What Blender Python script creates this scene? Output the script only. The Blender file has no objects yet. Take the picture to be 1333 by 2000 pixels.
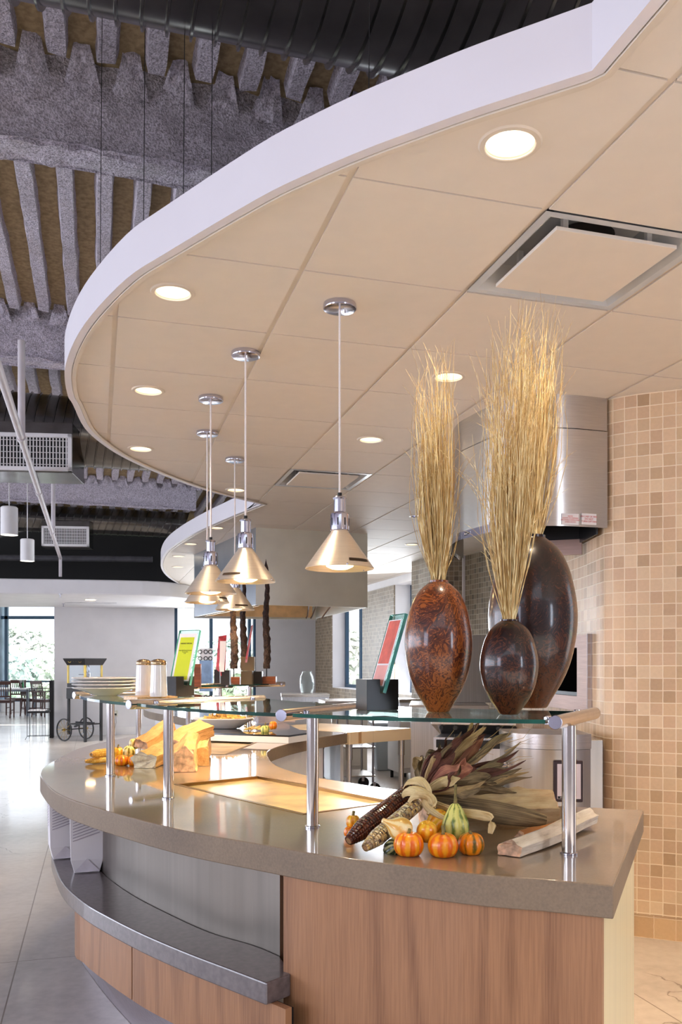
import bpy, bmesh, math, random
from mathutils import Vector, Matrix, noise
random.seed(7)
R = math.radians; PI = math.pi
sc = bpy.context.scene; COL = sc.collection

# ------------------------------------------------------------------ camera (level shift lens, eye 1.372 m above the floor)
F, CX, HY, H = 1725.0, 713.0, 1299.0, 1.372
cd = bpy.data.cameras.new('camera'); cam = bpy.data.objects.new('camera', cd); COL.objects.link(cam)
cam.location = (0, 0, H); cam.rotation_euler = (R(90), 0, 0)
cd.sensor_width = 36; cd.lens = F/2000*36
cd.shift_x = (666.5-CX)/2000; cd.shift_y = (HY-1000)/2000; cd.clip_start = .05; cd.clip_end = 400
sc.camera = cam
# ------------------------------------------------------------------ exposure, world, large lights
vs = sc.view_settings; vs.view_transform = 'Standard'; vs.look = 'None'; vs.gamma = 1; vs.use_curve_mapping = False
vs.exposure = 1.02
w = bpy.data.worlds.new('world'); sc.world = w; w.use_nodes = True
bg = w.node_tree.nodes['Background']; bg.inputs[0].default_value = (.80, .88, 1.0, 1); bg.inputs[1].default_value = WORLD = 1.15
def light(kind, name, loc, power, color, size=.1, target=None, size_y=None, spot=None, blend=.6):
    l = bpy.data.lights.new(name, kind); l.energy = power; l.color = color
    if kind == 'AREA':
        l.size = size
        if size_y: l.shape = 'RECTANGLE'; l.size_y = size_y
    elif kind == 'SUN': l.angle = size
    else: l.shadow_soft_size = size
    if kind == 'SPOT': l.spot_size = spot; l.spot_blend = blend
    o = bpy.data.objects.new(name, l); COL.objects.link(o); o.location = loc
    if target is not None: o.rotation_euler = (Vector(target)-Vector(loc)).to_track_quat('-Z', 'Y').to_euler()
    return o
COOL = (.78, .80, 1.0); WARM = (1.0, .79, .56)
light('AREA', 'added_fill_rear_left', (-6.0, -3.2, 2.2), 75, COOL, 2.0, (0, 3, 3.6), 2.4)  # added cool area light behind the camera; no window is built there
light('AREA', 'added_fill_rear_right', (4.6, -2.6, 1.9), 36, (.75, .84, 1.0), .7, (.9, 2.6, 1.3), 2.2)  # added unseen area light, gives the vases their right-hand highlight
light('AREA', 'added_fill_left_side', (-9.3, 4.0, 1.9), 190, (.80, .84, 1.0), 11.0, (-2, 4, 3.4), 1.8)  # added area light past the left edge to brighten deck and back wall
light('AREA', 'daylight_back_window', (-2.9, 17.4, 1.6), 60, (.86, .92, 1.0), 1.5, (-2.6, 10, 1.2), 2.0)
light('AREA', 'daylight_dining_window', (-11.5, 24.5, 1.8), 50, (.86, .92, 1.0), 5.0, (-8, 14, 1.2), 2.4)
light('AREA', 'daylight_kitchen_window', (.35, 13.6, 1.8), 70, (.86, .92, 1.0), 1.2, (-1.0, 10.5, .4), 1.5)
light('SUN', 'sun', (0, 30, 30), 7.0, (1, .97, .92), R(2), (-4, 45, 0))

# ------------------------------------------------------------------ helpers
def s2l(c):
    r = []
    for v in c[:3]:
        v = v/255; r.append(v/12.92 if v <= .04045 else ((v+.055)/1.055)**2.4)
    return tuple(r)+(1,)
def P(px, py, z):                       # where the sight line of a photo point meets height z
    Y = F*(H-z)/(py-HY); return Vector(((px-CX)/F*Y, Y, z))
def Q(px, py, Y):                       # the same at depth Y
    return Vector(((px-CX)/F*Y, Y, H+(HY-py)/F*Y))
TH = .295
def G(u, v, z=0): return Vector((u*math.cos(TH)-v*math.sin(TH), u*math.sin(TH)+v*math.cos(TH), z))

class MB:
    def __init__(s): s.v = []; s.f = []; s.uv = {}
    def add(s, vs, fs, uvs=None):
        b = len(s.v); s.v += [Vector(v) for v in vs]
        for i, f in enumerate(fs):
            if uvs: s.uv[len(s.f)] = uvs[i]
            s.f.append([b+k for k in f])
        return s
    def box(s, c, d, rz=0, rx=0, ry=0):
        m = Matrix.Translation(Vector(c)) @ Matrix.Rotation(rz, 4, 'Z') @ Matrix.Rotation(ry, 4, 'Y') @ Matrix.Rotation(rx, 4, 'X')
        x, y, z = d[0]/2, d[1]/2, d[2]/2
        vs = [m @ Vector((a*x, b*y, e*z)) for e in (-1, 1) for a, b in ((-1, -1), (1, -1), (1, 1), (-1, 1))]
        return s.add(vs, [(3, 2, 1, 0), (4, 5, 6, 7), (0, 1, 5, 4), (1, 2, 6, 5), (2, 3, 7, 6), (3, 0, 4, 7)])
    def prism(s, poly, z0, z1):
        n = len(poly); a = sum(poly[i][0]*poly[(i+1) % n][1]-poly[(i+1) % n][0]*poly[i][1] for i in range(n))
        if a < 0: poly = poly[::-1]
        vs = [(p[0], p[1], z0) for p in poly]+[(p[0], p[1], z1) for p in poly]
        fs = [list(range(n))[::-1], list(range(n, 2*n))]+[(i, (i+1) % n, n+(i+1) % n, n+i) for i in range(n)]
        return s.add(vs, fs)
    def strip(s, line, z0, z1, th=0.0, u0=0.0):      # vertical wall along a polyline, thickness to its left, uv in metres
        pts = [Vector((p[0], p[1])) for p in line]; n = len(pts); off = []
        for i in range(n):
            d = (pts[min(i+1, n-1)]-pts[max(i-1, 0)]).normalized(); off.append(pts[i]+Vector((-d.y, d.x))*th)
        u = [u0]
        for i in range(1, n): u.append(u[-1]+(pts[i]-pts[i-1]).length)
        def side(a, flip):
            for i in range(n-1):
                q = [(a[i].x, a[i].y, z0), (a[i+1].x, a[i+1].y, z0), (a[i+1].x, a[i+1].y, z1), (a[i].x, a[i].y, z1)]
                t = [(u[i], z0), (u[i+1], z0), (u[i+1], z1), (u[i], z1)]
                if flip: q = q[::-1]; t = t[::-1]
                s.add(q, [(0, 1, 2, 3)], [t])
        side(pts, False)
        if th:
            side(off, True)
            for i in range(n-1):
                for z, fl in ((z1, 0), (z0, 1)):
                    q = [(pts[i].x, pts[i].y, z), (pts[i+1].x, pts[i+1].y, z), (off[i+1].x, off[i+1].y, z), (off[i].x, off[i].y, z)]
                    s.add(q[::-1] if fl else q, [(0, 1, 2, 3)])
            for i, fl in ((0, 1), (n-1, 0)):
                q = [(pts[i].x, pts[i].y, z0), (off[i].x, off[i].y, z0), (off[i].x, off[i].y, z1), (pts[i].x, pts[i].y, z1)]
                s.add(q[::-1] if fl else q, [(0, 1, 2, 3)])
        return s
    def tube(s, pts, r, n=12, cap=True):
        pts = [Vector(p) for p in pts]; rs = r if isinstance(r, (list, tuple)) else [r]*len(pts)
        up = Vector((0, 0, 1)); rings = []; t0 = (pts[1]-pts[0]).normalized()
        a = t0.cross(up); a = a.normalized() if a.length > .05 else Vector((1, 0, 0))
        for i, p in enumerate(pts):
            t = (pts[min(i+1, len(pts)-1)]-pts[max(i-1, 0)]).normalized()
            a = (a-t*a.dot(t)).normalized(); b = t.cross(a)
            rings.append([p+(a*math.cos(k*2*PI/n)+b*math.sin(k*2*PI/n))*rs[i] for k in range(n)])
        vs = [v for g in rings for v in g]; fs = []
        for i in range(len(pts)-1):
            for k in range(n):
                fs.append((i*n+k, i*n+(k+1) % n, (i+1)*n+(k+1) % n, (i+1)*n+k))
        if cap: fs += [list(range(n))[::-1], [len(vs)-n+k for k in range(n)]]
        return s.add(vs, fs)
    def lathe(s, prof, c=(0, 0, 0), n=32, rib=None, cap=(True, True), m=None):   # prof: (r, z)
        c = Vector(c); vs = []
        for r, z in prof:
            for k in range(n):
                a = k*2*PI/n; q = r*(rib(a, z) if rib else 1)
                v = Vector((q*math.cos(a), q*math.sin(a), z)); vs.append((m @ v if m else v)+c)
        fs = [(i*n+k, i*n+(k+1) % n, (i+1)*n+(k+1) % n, (i+1)*n+k) for i in range(len(prof)-1) for k in range(n)]
        if cap[0]: fs.append(list(range(n))[::-1])
        if cap[1]: fs.append([len(vs)-n+k for k in range(n)])
        return s.add(vs, fs)
    def build(s, name, mat, parent=None, smooth=False, bevel=0, org=None):
        if parent is not None: o_ = parent.get('_w', None); off = Vector(o_) if o_ is not None else Vector((0, 0, 0))
        else:
            if org is None:
                xs = [v.x for v in s.v]; ys = [v.y for v in s.v]; org = ((min(xs)+max(xs))/2, (min(ys)+max(ys))/2, min(v.z for v in s.v))
            off = Vector(org)
        me = bpy.data.meshes.new(name); me.from_pydata([v-off for v in s.v], [], s.f)
        if s.uv:
            ul = me.uv_layers.new(name='UVMap')
            for i, pl in enumerate(me.polygons):
                if i in s.uv:
                    for k, li in enumerate(pl.loop_indices): ul.data[li].uv = s.uv[i][k]
        if smooth:
            bm = bmesh.new(); bm.from_mesh(me); bmesh.ops.remove_doubles(bm, verts=bm.verts, dist=2e-6); bmesh.ops.recalc_face_normals(bm, faces=bm.faces) if smooth == 2 else None
            bm.to_mesh(me); bm.free(); me.shade_smooth()
        me.materials.append(mat); o = bpy.data.objects.new(name, me); COL.objects.link(o)
        if parent is not None: o.parent = parent; o['_w'] = tuple(off)
        else: o.location = off; o['_w'] = tuple(off)
        if bevel:
            md = o.modifiers.new('bevel', 'BEVEL'); md.width = bevel; md.segments = 2; md.limit_method = 'ANGLE'; md.angle_limit = R(40)
        if smooth: autosmooth(o)
        return o
def autosmooth(o, ang=40):
    me = o.data; bm = bmesh.new(); bm.from_mesh(me)
    for e in bm.edges:
        if len(e.link_faces) == 2 and e.calc_face_angle(0) > R(ang): e.smooth = False
    bm.to_mesh(me); bm.free()
def tag(o, label, cat, group=None, kind=None):
    o['label'] = label; o['category'] = cat
    if group: o['group'] = group
    if kind: o['kind'] = kind
    return o
def thing(name, label, cat, loc=(0, 0, 0), rz=0, group=None, local=False):
    o = bpy.data.objects.new(name, None); COL.objects.link(o); o.location = loc; o.rotation_euler = (0, 0, rz)
    o.empty_display_size = .05
    o['_w'] = (0, 0, 0) if local else tuple(loc)
    return tag(o, label, cat, group)
def struct(o): o['kind'] = 'structure'; return o
def dup(root, loc, rz=None, label=None, group=None, sc_=None):
    r = root.copy(); COL.objects.link(r); r.location = loc
    if rz is not None: r.rotation_euler = (0, 0, rz)
    if label: r['label'] = label
    if group: r['group'] = group
    if sc_: r.scale = (sc_,)*3
    for ch in list(root.children):
        c = ch.copy(); COL.objects.link(c); c.parent = r
        for g in list(ch.children):
            d = g.copy(); COL.objects.link(d); d.parent = c
    return r
def cut(o, cutter):                     # subtract a solid, bake the result, drop the cutter
    c = cutter.build('cutter', M_dark); md = o.modifiers.new('cut', 'BOOLEAN'); md.object = c; md.solver = 'EXACT'
    bpy.context.view_layer.update()
    dg = bpy.context.evaluated_depsgraph_get(); me = bpy.data.meshes.new_from_object(o.evaluated_get(dg))
    o.modifiers.clear(); o.data = me; bpy.data.objects.remove(c)
def text(body, size, parent, mat, mtx, name='lettering', depth=.0003, align='CENTER', sx=1):
    cu = bpy.data.curves.new(name, 'FONT'); cu.body = body; cu.size = size; cu.align_x = align; cu.align_y = 'CENTER'; cu.extrude = depth
    cu.materials.append(mat); tmp = bpy.data.objects.new(name, cu); COL.objects.link(tmp); bpy.context.view_layer.update()
    me = bpy.data.meshes.new_from_object(tmp.evaluated_get(bpy.context.evaluated_depsgraph_get())); bpy.data.objects.remove(tmp)
    o = bpy.data.objects.new(name, me); COL.objects.link(o); o.parent = parent
    off = Vector(parent['_w'])
    o.matrix_local = Matrix.Translation(-off) @ mtx @ Matrix.Scale(sx, 4, (1, 0, 0))
    return o
def smooth_line(pts, k=4):              # Catmull-Rom through 2-D/3-D points
    pts = [Vector(p) for p in pts]; out = []
    for i in range(len(pts)-1):
        a, b, c, d = pts[max(i-1, 0)], pts[i], pts[i+1], pts[min(i+2, len(pts)-1)]
        for j in range(k):
            t = j/k; out.append(.5*((2*b)+(c-a)*t+(2*a-5*b+4*c-d)*t*t+(3*b-a-3*c+d)*t**3))
    out.append(pts[-1]); return out
def offset_line(line, d):
    out = []; n = len(line)
    for i in range(n):
        t = (line[min(i+1, n-1)]-line[max(i-1, 0)]); t = Vector((t.x, t.y)).normalized()
        out.append(Vector((line[i].x-t.y*d, line[i].y+t.x*d)))
    return out

# ------------------------------------------------------------------ materials
class NT:
    def __init__(s, name):
        s.m = bpy.data.materials.new(name); s.m.use_nodes = True; s.t = s.m.node_tree; s.b = s.t.nodes['Principled BSDF']; s.out = s.t.nodes['Material Output']
    def n(s, typ, ins={}, **kw):
        x = s.t.nodes.new('ShaderNode'+typ)
        for k, v in kw.items(): setattr(x, k, v)
        for k, v in ins.items():
            i = x.inputs[k]
            if isinstance(v, bpy.types.NodeSocket): s.t.links.new(v, i)
            else: i.default_value = v
        return x
    def l(s, a, b): s.t.links.new(a, b)
    def coord(s, k='Object', scale=(1, 1, 1), rot=(0, 0, 0)):
        c = s.n('TexCoord'); return s.n('Mapping', {'Vector': c.outputs[k], 'Scale': scale, 'Rotation': rot}).outputs[0]
    def geo(s, scale=(1, 1, 1), rot=(0, 0, 0)):
        c = s.n('NewGeometry'); return s.n('Mapping', {'Vector': c.outputs['Position'], 'Scale': scale, 'Rotation': rot}).outputs[0]
    def ramp(s, fac, stops):
        r = s.n('ValToRGB', {'Fac': fac}); e = r.color_ramp.elements
        while len(e) < len(stops): e.new(.5)
        for i, (p, c) in enumerate(stops): e[i].position = p; e[i].color = s2l(c) if max(c) > 1 else tuple(c)+(1,)
        return r.outputs[0]
    def set(s, **kw):
        for k, v in kw.items():
            i = s.b.inputs[k.replace('_', ' ')]
            if isinstance(v, bpy.types.NodeSocket): s.l(v, i)
            else: i.default_value = v
        return s
    def bump(s, h, strength=.3, dist=.01):
        b = s.n('Bump', {'Height': h, 'Strength': strength, 'Distance': dist}); s.l(b.outputs[0], s.b.inputs['Normal']); return s
def mat(name, rgb, rough=.5, metal=0, var=.12, scale=8, stretch=(1, 1, 1), bump=0, bscale=None, coat=0, spec=.5, dist=.004, space='Object'):
    t = NT(name); v = t.coord(space, stretch) if space != 'W' else t.geo(stretch)
    nz = t.n('TexNoise', {'Vector': v, 'Scale': scale, 'Detail': 5})
    c1 = tuple(min(255, x*(1+var)) for x in rgb); c0 = tuple(x*(1-var) for x in rgb)
    t.set(Base_Color=t.ramp(nz.outputs['Fac'], [(.3, c0), (.7, c1)]) if var else s2l(rgb), Roughness=rough, Metallic=metal)
    t.b.inputs['Coat Weight'].default_value = coat; t.b.inputs['Coat Roughness'].default_value = .08; t.b.inputs['Specular IOR Level'].default_value = spec
    if bump:
        nb = t.n('TexNoise', {'Vector': v, 'Scale': bscale or scale*3, 'Detail': 4}); t.bump(nb.outputs['Fac'], bump, dist)
    return t.m
def emis(name, rgb, st):
    t = NT(name); t.set(Base_Color=s2l(rgb), Roughness=.5); t.b.inputs['Emission Color'].default_value = s2l(rgb); t.b.inputs['Emission Strength'].default_value = st; return t.m
def tiles(name, size, cols, grout, rough=.45, jitter=.035, bmp=.25, gw=.05, row=0.0):
    t = NT(name); c = t.n('TexCoord').outputs['UV']; wob = t.n('TexNoise', {'Vector': c, 'Scale': 28.0, 'Detail': 2})
    wv = t.n('VectorMath', {0: wob.outputs['Color'], 1: (.5, .5, .5)}, operation='SUBTRACT')
    ws = t.n('VectorMath', {0: wv.outputs[0], 'Scale': size*jitter*1.6}, operation='SCALE')
    p = t.n('VectorMath', {0: c, 1: ws.outputs[0]}, operation='ADD')
    q = t.n('VectorMath', {0: p.outputs[0], 1: (1/size, 1/size, 1)}, operation='MULTIPLY')
    fl = t.n('VectorMath', {0: q.outputs[0]}, operation='FLOOR'); fr = t.n('VectorMath', {0: q.outputs[0]}, operation='FRACTION')
    ce = t.n('VectorMath', {0: fr.outputs[0], 1: (.5, .5, 0)}, operation='SUBTRACT'); ab = t.n('VectorMath', {0: ce.outputs[0]}, operation='ABSOLUTE')
    sx = t.n('SeparateXYZ', {0: ab.outputs[0]}); mx = t.n('Math', {0: sx.outputs[0], 1: sx.outputs[1]}, operation='MAXIMUM')
    edge = t.n('MapRange', {'Value': mx.outputs[0], 'From Min': .5-gw, 'From Max': .5-gw*.45})
    wn = t.n('TexWhiteNoise', {'Vector': fl.outputs[0]}, noise_dimensions='2D')
    n = len(cols); col = t.ramp(wn.outputs['Value'], [(i/(n-1), k) for i, k in enumerate(cols)])
    mot = t.n('TexNoise', {'Vector': c, 'Scale': 60.0, 'Detail': 6}); mm = t.ramp(mot.outputs['Fac'], [(.3, (.93, .93, .93)), (.7, (1.0, 1.0, 1.0))])
    cm = t.n('Mix', {'Factor': 1.0, 6: col, 7: mm}, data_type='RGBA', blend_type='MULTIPLY')
    fin = t.n('Mix', {'Factor': edge.outputs[0], 6: cm.outputs[2], 7: s2l(grout)}, data_type='RGBA')
    t.set(Base_Color=fin.outputs[2], Roughness=rough)
    hh = t.n('Math', {0: 1.0, 1: edge.outputs[0]}, operation='SUBTRACT'); h2 = t.n('Math', {0: mot.outputs['Fac'], 1: .25, 2: hh.outputs[0]}, operation='MULTIPLY_ADD')
    t.bump(h2.outputs[0], bmp, .003); return t.m
def wood(name, c0, c1, scale=3.0, rough=.4, along='Z', freq=9.0):
    t = NT(name); k = .11; st = {'Z': (1, 1, k), 'X': (k, 1, 1), 'Y': (1, k, 1)}[along]
    d = t.n('TexNoise', {'Vector': t.coord('Object', st), 'Scale': scale, 'Detail': 1.5, 'Roughness': .35})
    g = t.n('Math', {0: d.outputs['Fac'], 1: freq*2.2}, operation='MULTIPLY'); pp = t.n('Math', {0: g.outputs[0], 1: 1.0}, operation='FRACT')
    ring = t.n('MapRange', {'Value': t.n('Math', {0: t.n('Math', {0: g.outputs[0], 1: 6.283}, operation='MULTIPLY').outputs[0]}, operation='SINE').outputs[0], 'From Min': .1, 'From Max': 1.0, 'To Min': 0.0, 'To Max': .75})
    f = t.coord('Object', {'Z': (1, 1, .03), 'X': (.03, 1, 1), 'Y': (1, .03, 1)}[along]); fine = t.n('TexNoise', {'Vector': f, 'Scale': 240.0, 'Detail': 3})
    fi = t.n('Math', {0: 1.0, 1: ring.outputs[0]}, operation='SUBTRACT')
    mx = t.n('Mix', {'Factor': .72, 2: fi.outputs[0], 3: fine.outputs['Fac']})
    t.set(Base_Color=t.ramp(mx.outputs[0], [(.18, c0), (.72, c1)]), Roughness=rough); t.bump(fine.outputs['Fac'], .1, .002); return t.m
def glassy(name, tint, gloss=1.0, rough=.0, base=0.0, ior=1.45):
    t = NT(name); tr = t.n('BsdfTransparent', {'Color': s2l(tint)}); gl = t.n('BsdfGlossy', {'Roughness': rough, 'Color': (gloss,)*3+(1,)})
    lw = t.n('LayerWeight', {'Blend': .5}); fr = t.n('Math', {0: t.n('Math', {0: lw.outputs['Facing'], 1: 4.0}, operation='POWER').outputs[0], 1: .75}, operation='MULTIPLY'); fa = t.n('Math', {0: fr.outputs[0], 1: base+(ior-1)**2/(ior+1)**2*1.6}, operation='ADD', use_clamp=True)
    mx = t.n('MixShader', {'Fac': fa.outputs[0], 1: tr.outputs[0], 2: gl.outputs[0]}); t.l(mx.outputs[0], t.out.inputs[0]); return t.m
def steel(name, rgb=(205, 200, 194), rough=.26, stretch=(1, 1, 60), bump=.06, var=.05, scale=6, aniso=0):
    t = NT(name); v = t.coord('Object', stretch); nz = t.n('TexNoise', {'Vector': v, 'Scale': scale, 'Detail': 6})
    c1 = tuple(min(255, x*(1+var)) for x in rgb); c0 = tuple(x*(1-var) for x in rgb)
    t.set(Base_Color=t.ramp(nz.outputs['Fac'], [(.3, c0), (.7, c1)]), Metallic=1.0, Roughness=rough); t.bump(nz.outputs['Fac'], bump, .002)
    if aniso: t.set(Anisotropic=aniso, Anisotropic_Rotation=.25, Tangent=t.n('Tangent', direction_type='RADIAL', axis='Z').outputs[0])
    return t.m

M_dark = mat('matt_black', (16, 15, 17), .6, var=.05)
M_paint = mat('white_paint', (226, 224, 226), .55, var=.015, scale=3)
M_trim = mat('white_satin_paint', (232, 230, 230), .35, var=.01)
M_fascia = mat('fascia_paint', (226, 222, 228), .5, var=.012, scale=2)
M_ctile = mat('ceiling_tile', (226, 216, 204), .7, var=.008, scale=12, bump=.04, bscale=300, dist=.001)
M_grid = mat('ceiling_grid', (218, 206, 190), .5, var=.02)
M_gap = mat('ceiling_shadow_gap', (120, 100, 84), .8, var=.02)
M_steel = steel('brushed_steel')
M_hsteel = steel('brushed_steel_hood', (198, 192, 184), .24, (1, 1, .02), .05, .03, 40)
M_tube = steel('brushed_steel_tube', (214, 208, 204), .17, (1, 1, .05), .03, .03, 60)
M_chrome = steel('satin_chrome', (200, 200, 214), .14, (1, 1, 1), .01, .02)
M_alu = steel('spun_aluminium', (246, 236, 220), .38, (.3, .3, 40), .05, .04, 8)
M_duct = steel('galvanised_duct', (118, 116, 112), .2, (1, 1, 1), .04, .12, 5)
M_black = mat('black_lacquer', (14, 13, 15), .35, var=.05)
M_blk2 = mat('black_block', (30, 26, 28), .5, var=.25, scale=20, bump=.1)
M_blue = mat('blue_window_frame', (30, 66, 92), .4, var=.03)
M_rubber = mat('dark_rubber', (26, 26, 28), .7)
M_plate = mat('white_porcelain', (240, 236, 230), .12, var=.01, coat=.6)
M_paper = mat('white_paper', (238, 234, 236), .6, var=.01)
M_orange = mat('pumpkin_skin', (240, 138, 22), .32, var=.14, scale=20, coat=.4)
M_chairw = wood('dark_chair_wood', (38, 16, 12), (74, 34, 24), freq=14)
M_wblock = wood('walnut_block', (70, 34, 18), (128, 70, 38), along='X', freq=16)
M_board = wood('oak_board', (196, 146, 88), (232, 190, 132), along='X', freq=10)
M_butcher = None
M_lampglow = emis('lit_lamp_bulb', (255, 214, 150), 9.0)
M_canglow = emis('lit_downlight', (255, 238, 208), 3.2)
M_glass = glassy('clear_glass', (250, 253, 252), .9, 0, .02)
M_pane = glassy('window_pane', (251, 253, 254), .9, 0, .0, 1.3)
# ================================================================== structure
# floor: polished concrete with saw-cut joints and hairline cracks
t = NT('polished_concrete'); v = t.geo()
n1 = t.n('TexNoise', {'Vector': v, 'Scale': 1.3, 'Detail': 8, 'Roughness': .62})
n2 = t.n('TexNoise', {'Vector': v, 'Scale': 22.0, 'Detail': 6})
mx = t.n('Mix', {'Factor': .3, 2: n1.outputs['Fac'], 3: n2.outputs['Fac']})
base = t.ramp(mx.outputs[0], [(.3, (150, 141, 136)), (.55, (182, 174, 168)), (.8, (200, 194, 190))])
dv = t.n('VectorMath', {0: v, 1: t.n('VectorMath', {0: t.n('TexNoise', {'Vector': v, 'Scale': 3.0, 'Detail': 5}).outputs['Color'], 'Scale': .35}, operation='SCALE').outputs[0]}, operation='ADD')
vo = t.n('TexVoronoi', {'Vector': dv.outputs[0], 'Scale': .75}, feature='DISTANCE_TO_EDGE')
ck = t.n('MapRange', {'Value': vo.outputs['Distance'], 'From Min': .0005, 'From Max': .0035})
jr = t.n('Mapping', {'Vector': v, 'Rotation': (0, 0, -TH), 'Location': (.35, .62, 0)})
jx = t.n('SeparateXYZ', {0: t.n('VectorMath', {0: t.n('VectorMath', {0: t.n('VectorMath', {0: t.n('VectorMath', {0: jr.outputs[0], 1: (.4, .4, .4)}, operation='MULTIPLY').outputs[0]}, operation='FRACTION').outputs[0], 1: (.5, .5, .5)}, operation='SUBTRACT').outputs[0]}, operation='ABSOLUTE').outputs[0]})
jm = t.n('Math', {0: jx.outputs[0], 1: jx.outputs[1]}, operation='MAXIMUM'); jj = t.n('MapRange', {'Value': jm.outputs[0], 'From Min': .4985, 'From Max': .4992, 'To Min': 1.0, 'To Max': .0})
mk = t.n('Math', {0: ck.outputs[0], 1: jj.outputs[0]}, operation='MINIMUM')
cm_ = t.n('MapRange', {'Value': t.n('TexNoise', {'Vector': v, 'Scale': .9, 'Detail': 1}).outputs['Fac'], 'From Min': .5, 'From Max': .53, 'To Min': 1.0, 'To Max': 0.0})
ck2 = t.n('Math', {0: ck.outputs[0], 1: cm_.outputs[0]}, operation='MAXIMUM'); mk = t.n('Math', {0: ck2.outputs[0], 1: jj.outputs[0]}, operation='MINIMUM')
fc = t.n('Mix', {'Factor': mk.outputs[0], 6: s2l((112, 98, 88)), 7: base}, data_type='RGBA')
t.set(Base_Color=fc.outputs[2], Roughness=.32); t.b.inputs['Coat Weight'].default_value = .3; t.b.inputs['Coat Roughness'].default_value = .08
t.bump(mk.outputs[0], .2, .003); M_floor = t.m
struct(MB().box((-3, 10, -.1), (34, 34, .2)).build('floor', M_floor))

# spray-on fireproofing and steel deck above
def spray(name, c0, c1, sc_=55, st=1.0):
    t = NT(name); v = t.geo(); a = t.n('TexVoronoi', {'Vector': v, 'Scale': sc_}); b = t.n('TexNoise', {'Vector': v, 'Scale': sc_*.6, 'Detail': 6, 'Roughness': .7})
    b2 = t.n('TexNoise', {'Vector': v, 'Scale': sc_*1.6, 'Detail': 3}); m = t.n('Mix', {'Factor': .45, 2: b2.outputs['Fac'], 3: b.outputs['Fac']})
    t.set(Base_Color=t.ramp(m.outputs[0], [(.38, c0), (.58, c1)]), Roughness=.95); t.bump(m.outputs[0], st, .035); return t.m
M_spray = spray('sprayed_fireproofing', (168, 160, 172), (240, 233, 246), 62)
M_deckm = spray('bare_deck', (150, 130, 96), (184, 162, 124), 20, .25)
DZ = H+2.85; PER = .222
def rough_strip(mb, quad, nu, nv, amp, seed=0.0):   # displaced grid between 4 corners
    a, b, c, d = [Vector(q) for q in quad]; nrm = (b-a).cross(d-a).normalized(); vs = []
    for j in range(nv+1):
        for i in range(nu+1):
            p = a.lerp(b, i/nu).lerp(d.lerp(c, i/nu), j/nv)
            k = noise.noise(p*9+Vector((seed, 0, 0)))*amp+noise.noise(p*34)*amp*.6
            vs.append(p+nrm*k+Vector((0, 0, noise.noise(p*14)*amp*.5)))
    fs = [(j*(nu+1)+i, j*(nu+1)+i+1, (j+1)*(nu+1)+i+1, (j+1)*(nu+1)+i) for j in range(nv) for i in range(nu)]
    mb.add(vs, fs)
dk = MB(); U0, U1, V0, V1 = -9.5, 6.5, -2.5, 19.0
dk.box(G((U0+U1)/2, (V0+V1)/2, DZ+.08), (U1-U0, V1-V0, .1), TH)
struct(dk.build('ceiling_deck', M_deckm))
rb = MB(); nr = int((U1-U0)/PER)
for i in range(nr):
    u = U0+i*PER
    for a, b in ((V0, 4.3), (4.6, 7.45), (7.75, 10.6), (10.9, 13.95), (14.3, 17)):
        if a < 0 and u > 3: continue
        w0 = .033; n_ = max(4, int((b-a)/.09)); pts = []
        for s_, z_ in ((-.055, DZ+.035), (-.04, DZ-.045), (.04, DZ-.045), (.055, DZ+.035)):
            pts.append([G(u+s_+.012*noise.noise(Vector((u*7, (a+(b-a)*k/n_)*5, s_*40))), a+(b-a)*k/n_, z_+.02*noise.noise(Vector((u*9+s_*50, (a+(b-a)*k/n_)*8, 1)))) for k in range(n_+1)])
        vs = [p for r in pts for p in r]
        rb.add(vs, [(r*(n_+1)+k, r*(n_+1)+k+1, (r+1)*(n_+1)+k+1, (r+1)*(n_+1)+k) for r in range(3) for k in range(n_)])
struct(rb.build('ceiling_ribs', M_spray, smooth=True))
for i, v in enumerate((1.2, 4.42, 7.57, 10.8, 14.08)):
    bm_ = MB(); ZB = H+2.46; Nn = 330 if i in (1, 2) else 160
    A0, A1 = U0+.2, (6 if i < 3 else 1.5)
    rough_strip(bm_, (G(A0, v, ZB-.02), G(A1, v, ZB-.02), G(A1, v, DZ+.03), G(A0, v, DZ+.03)), Nn, 14, .03, v)      # web, near face
    rough_strip(bm_, (G(A0, v+.2, ZB+.01), G(A1, v+.2, ZB+.01), G(A1, v-.035, ZB-.003), G(A0, v-.035, ZB-.003)), Nn, 7, .016, v+3)      # flange underside
    rough_strip(bm_, (G(A1, v+.2, ZB), G(A0, v+.2, ZB), G(A0, v+.2, DZ+.03), G(A1, v+.2, DZ+.03)), 60, 4, .03, v)
    bm_.box(G((A0+A1)/2, v+.10, (ZB+DZ)/2+.03), (A1-A0-.05, .15, DZ-ZB-.03), TH)                                                                # overspray running a short way up each flute
    for j in range(nr):
        u = U0+(j+.5)*PER
        if u > A1: break
        h_ = .05+.05*random.random()
        rough_strip(bm_, (G(u-.085, v-.0, DZ-.10), G(u+.085, v-.0, DZ-.10), G(u+.035, v-h_-.06, DZ+.03), G(u-.035, v-h_-.06, DZ+.03)), 9, 8, .045, u)
    struct(bm_.build('ceiling_beam', M_spray, smooth=True))

# unseen walls, added to darken steel reflections; low left one dims the floor
M_rear = mat('grey_rear_wall', (156, 148, 152), .7, var=.03)
struct(MB().box((-3, -5.5, 2.1), (20, .2, 4.3)).build('wall_front', M_rear)); struct(MB().box((5.6, -1.0, 2.1), (.2, 9.0, 4.3)).build('wall_side', M_rear)); struct(MB().box((-9.6, 3.0, .45), (.2, 17, .9)).build('wall_left_added', M_rear))
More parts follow.
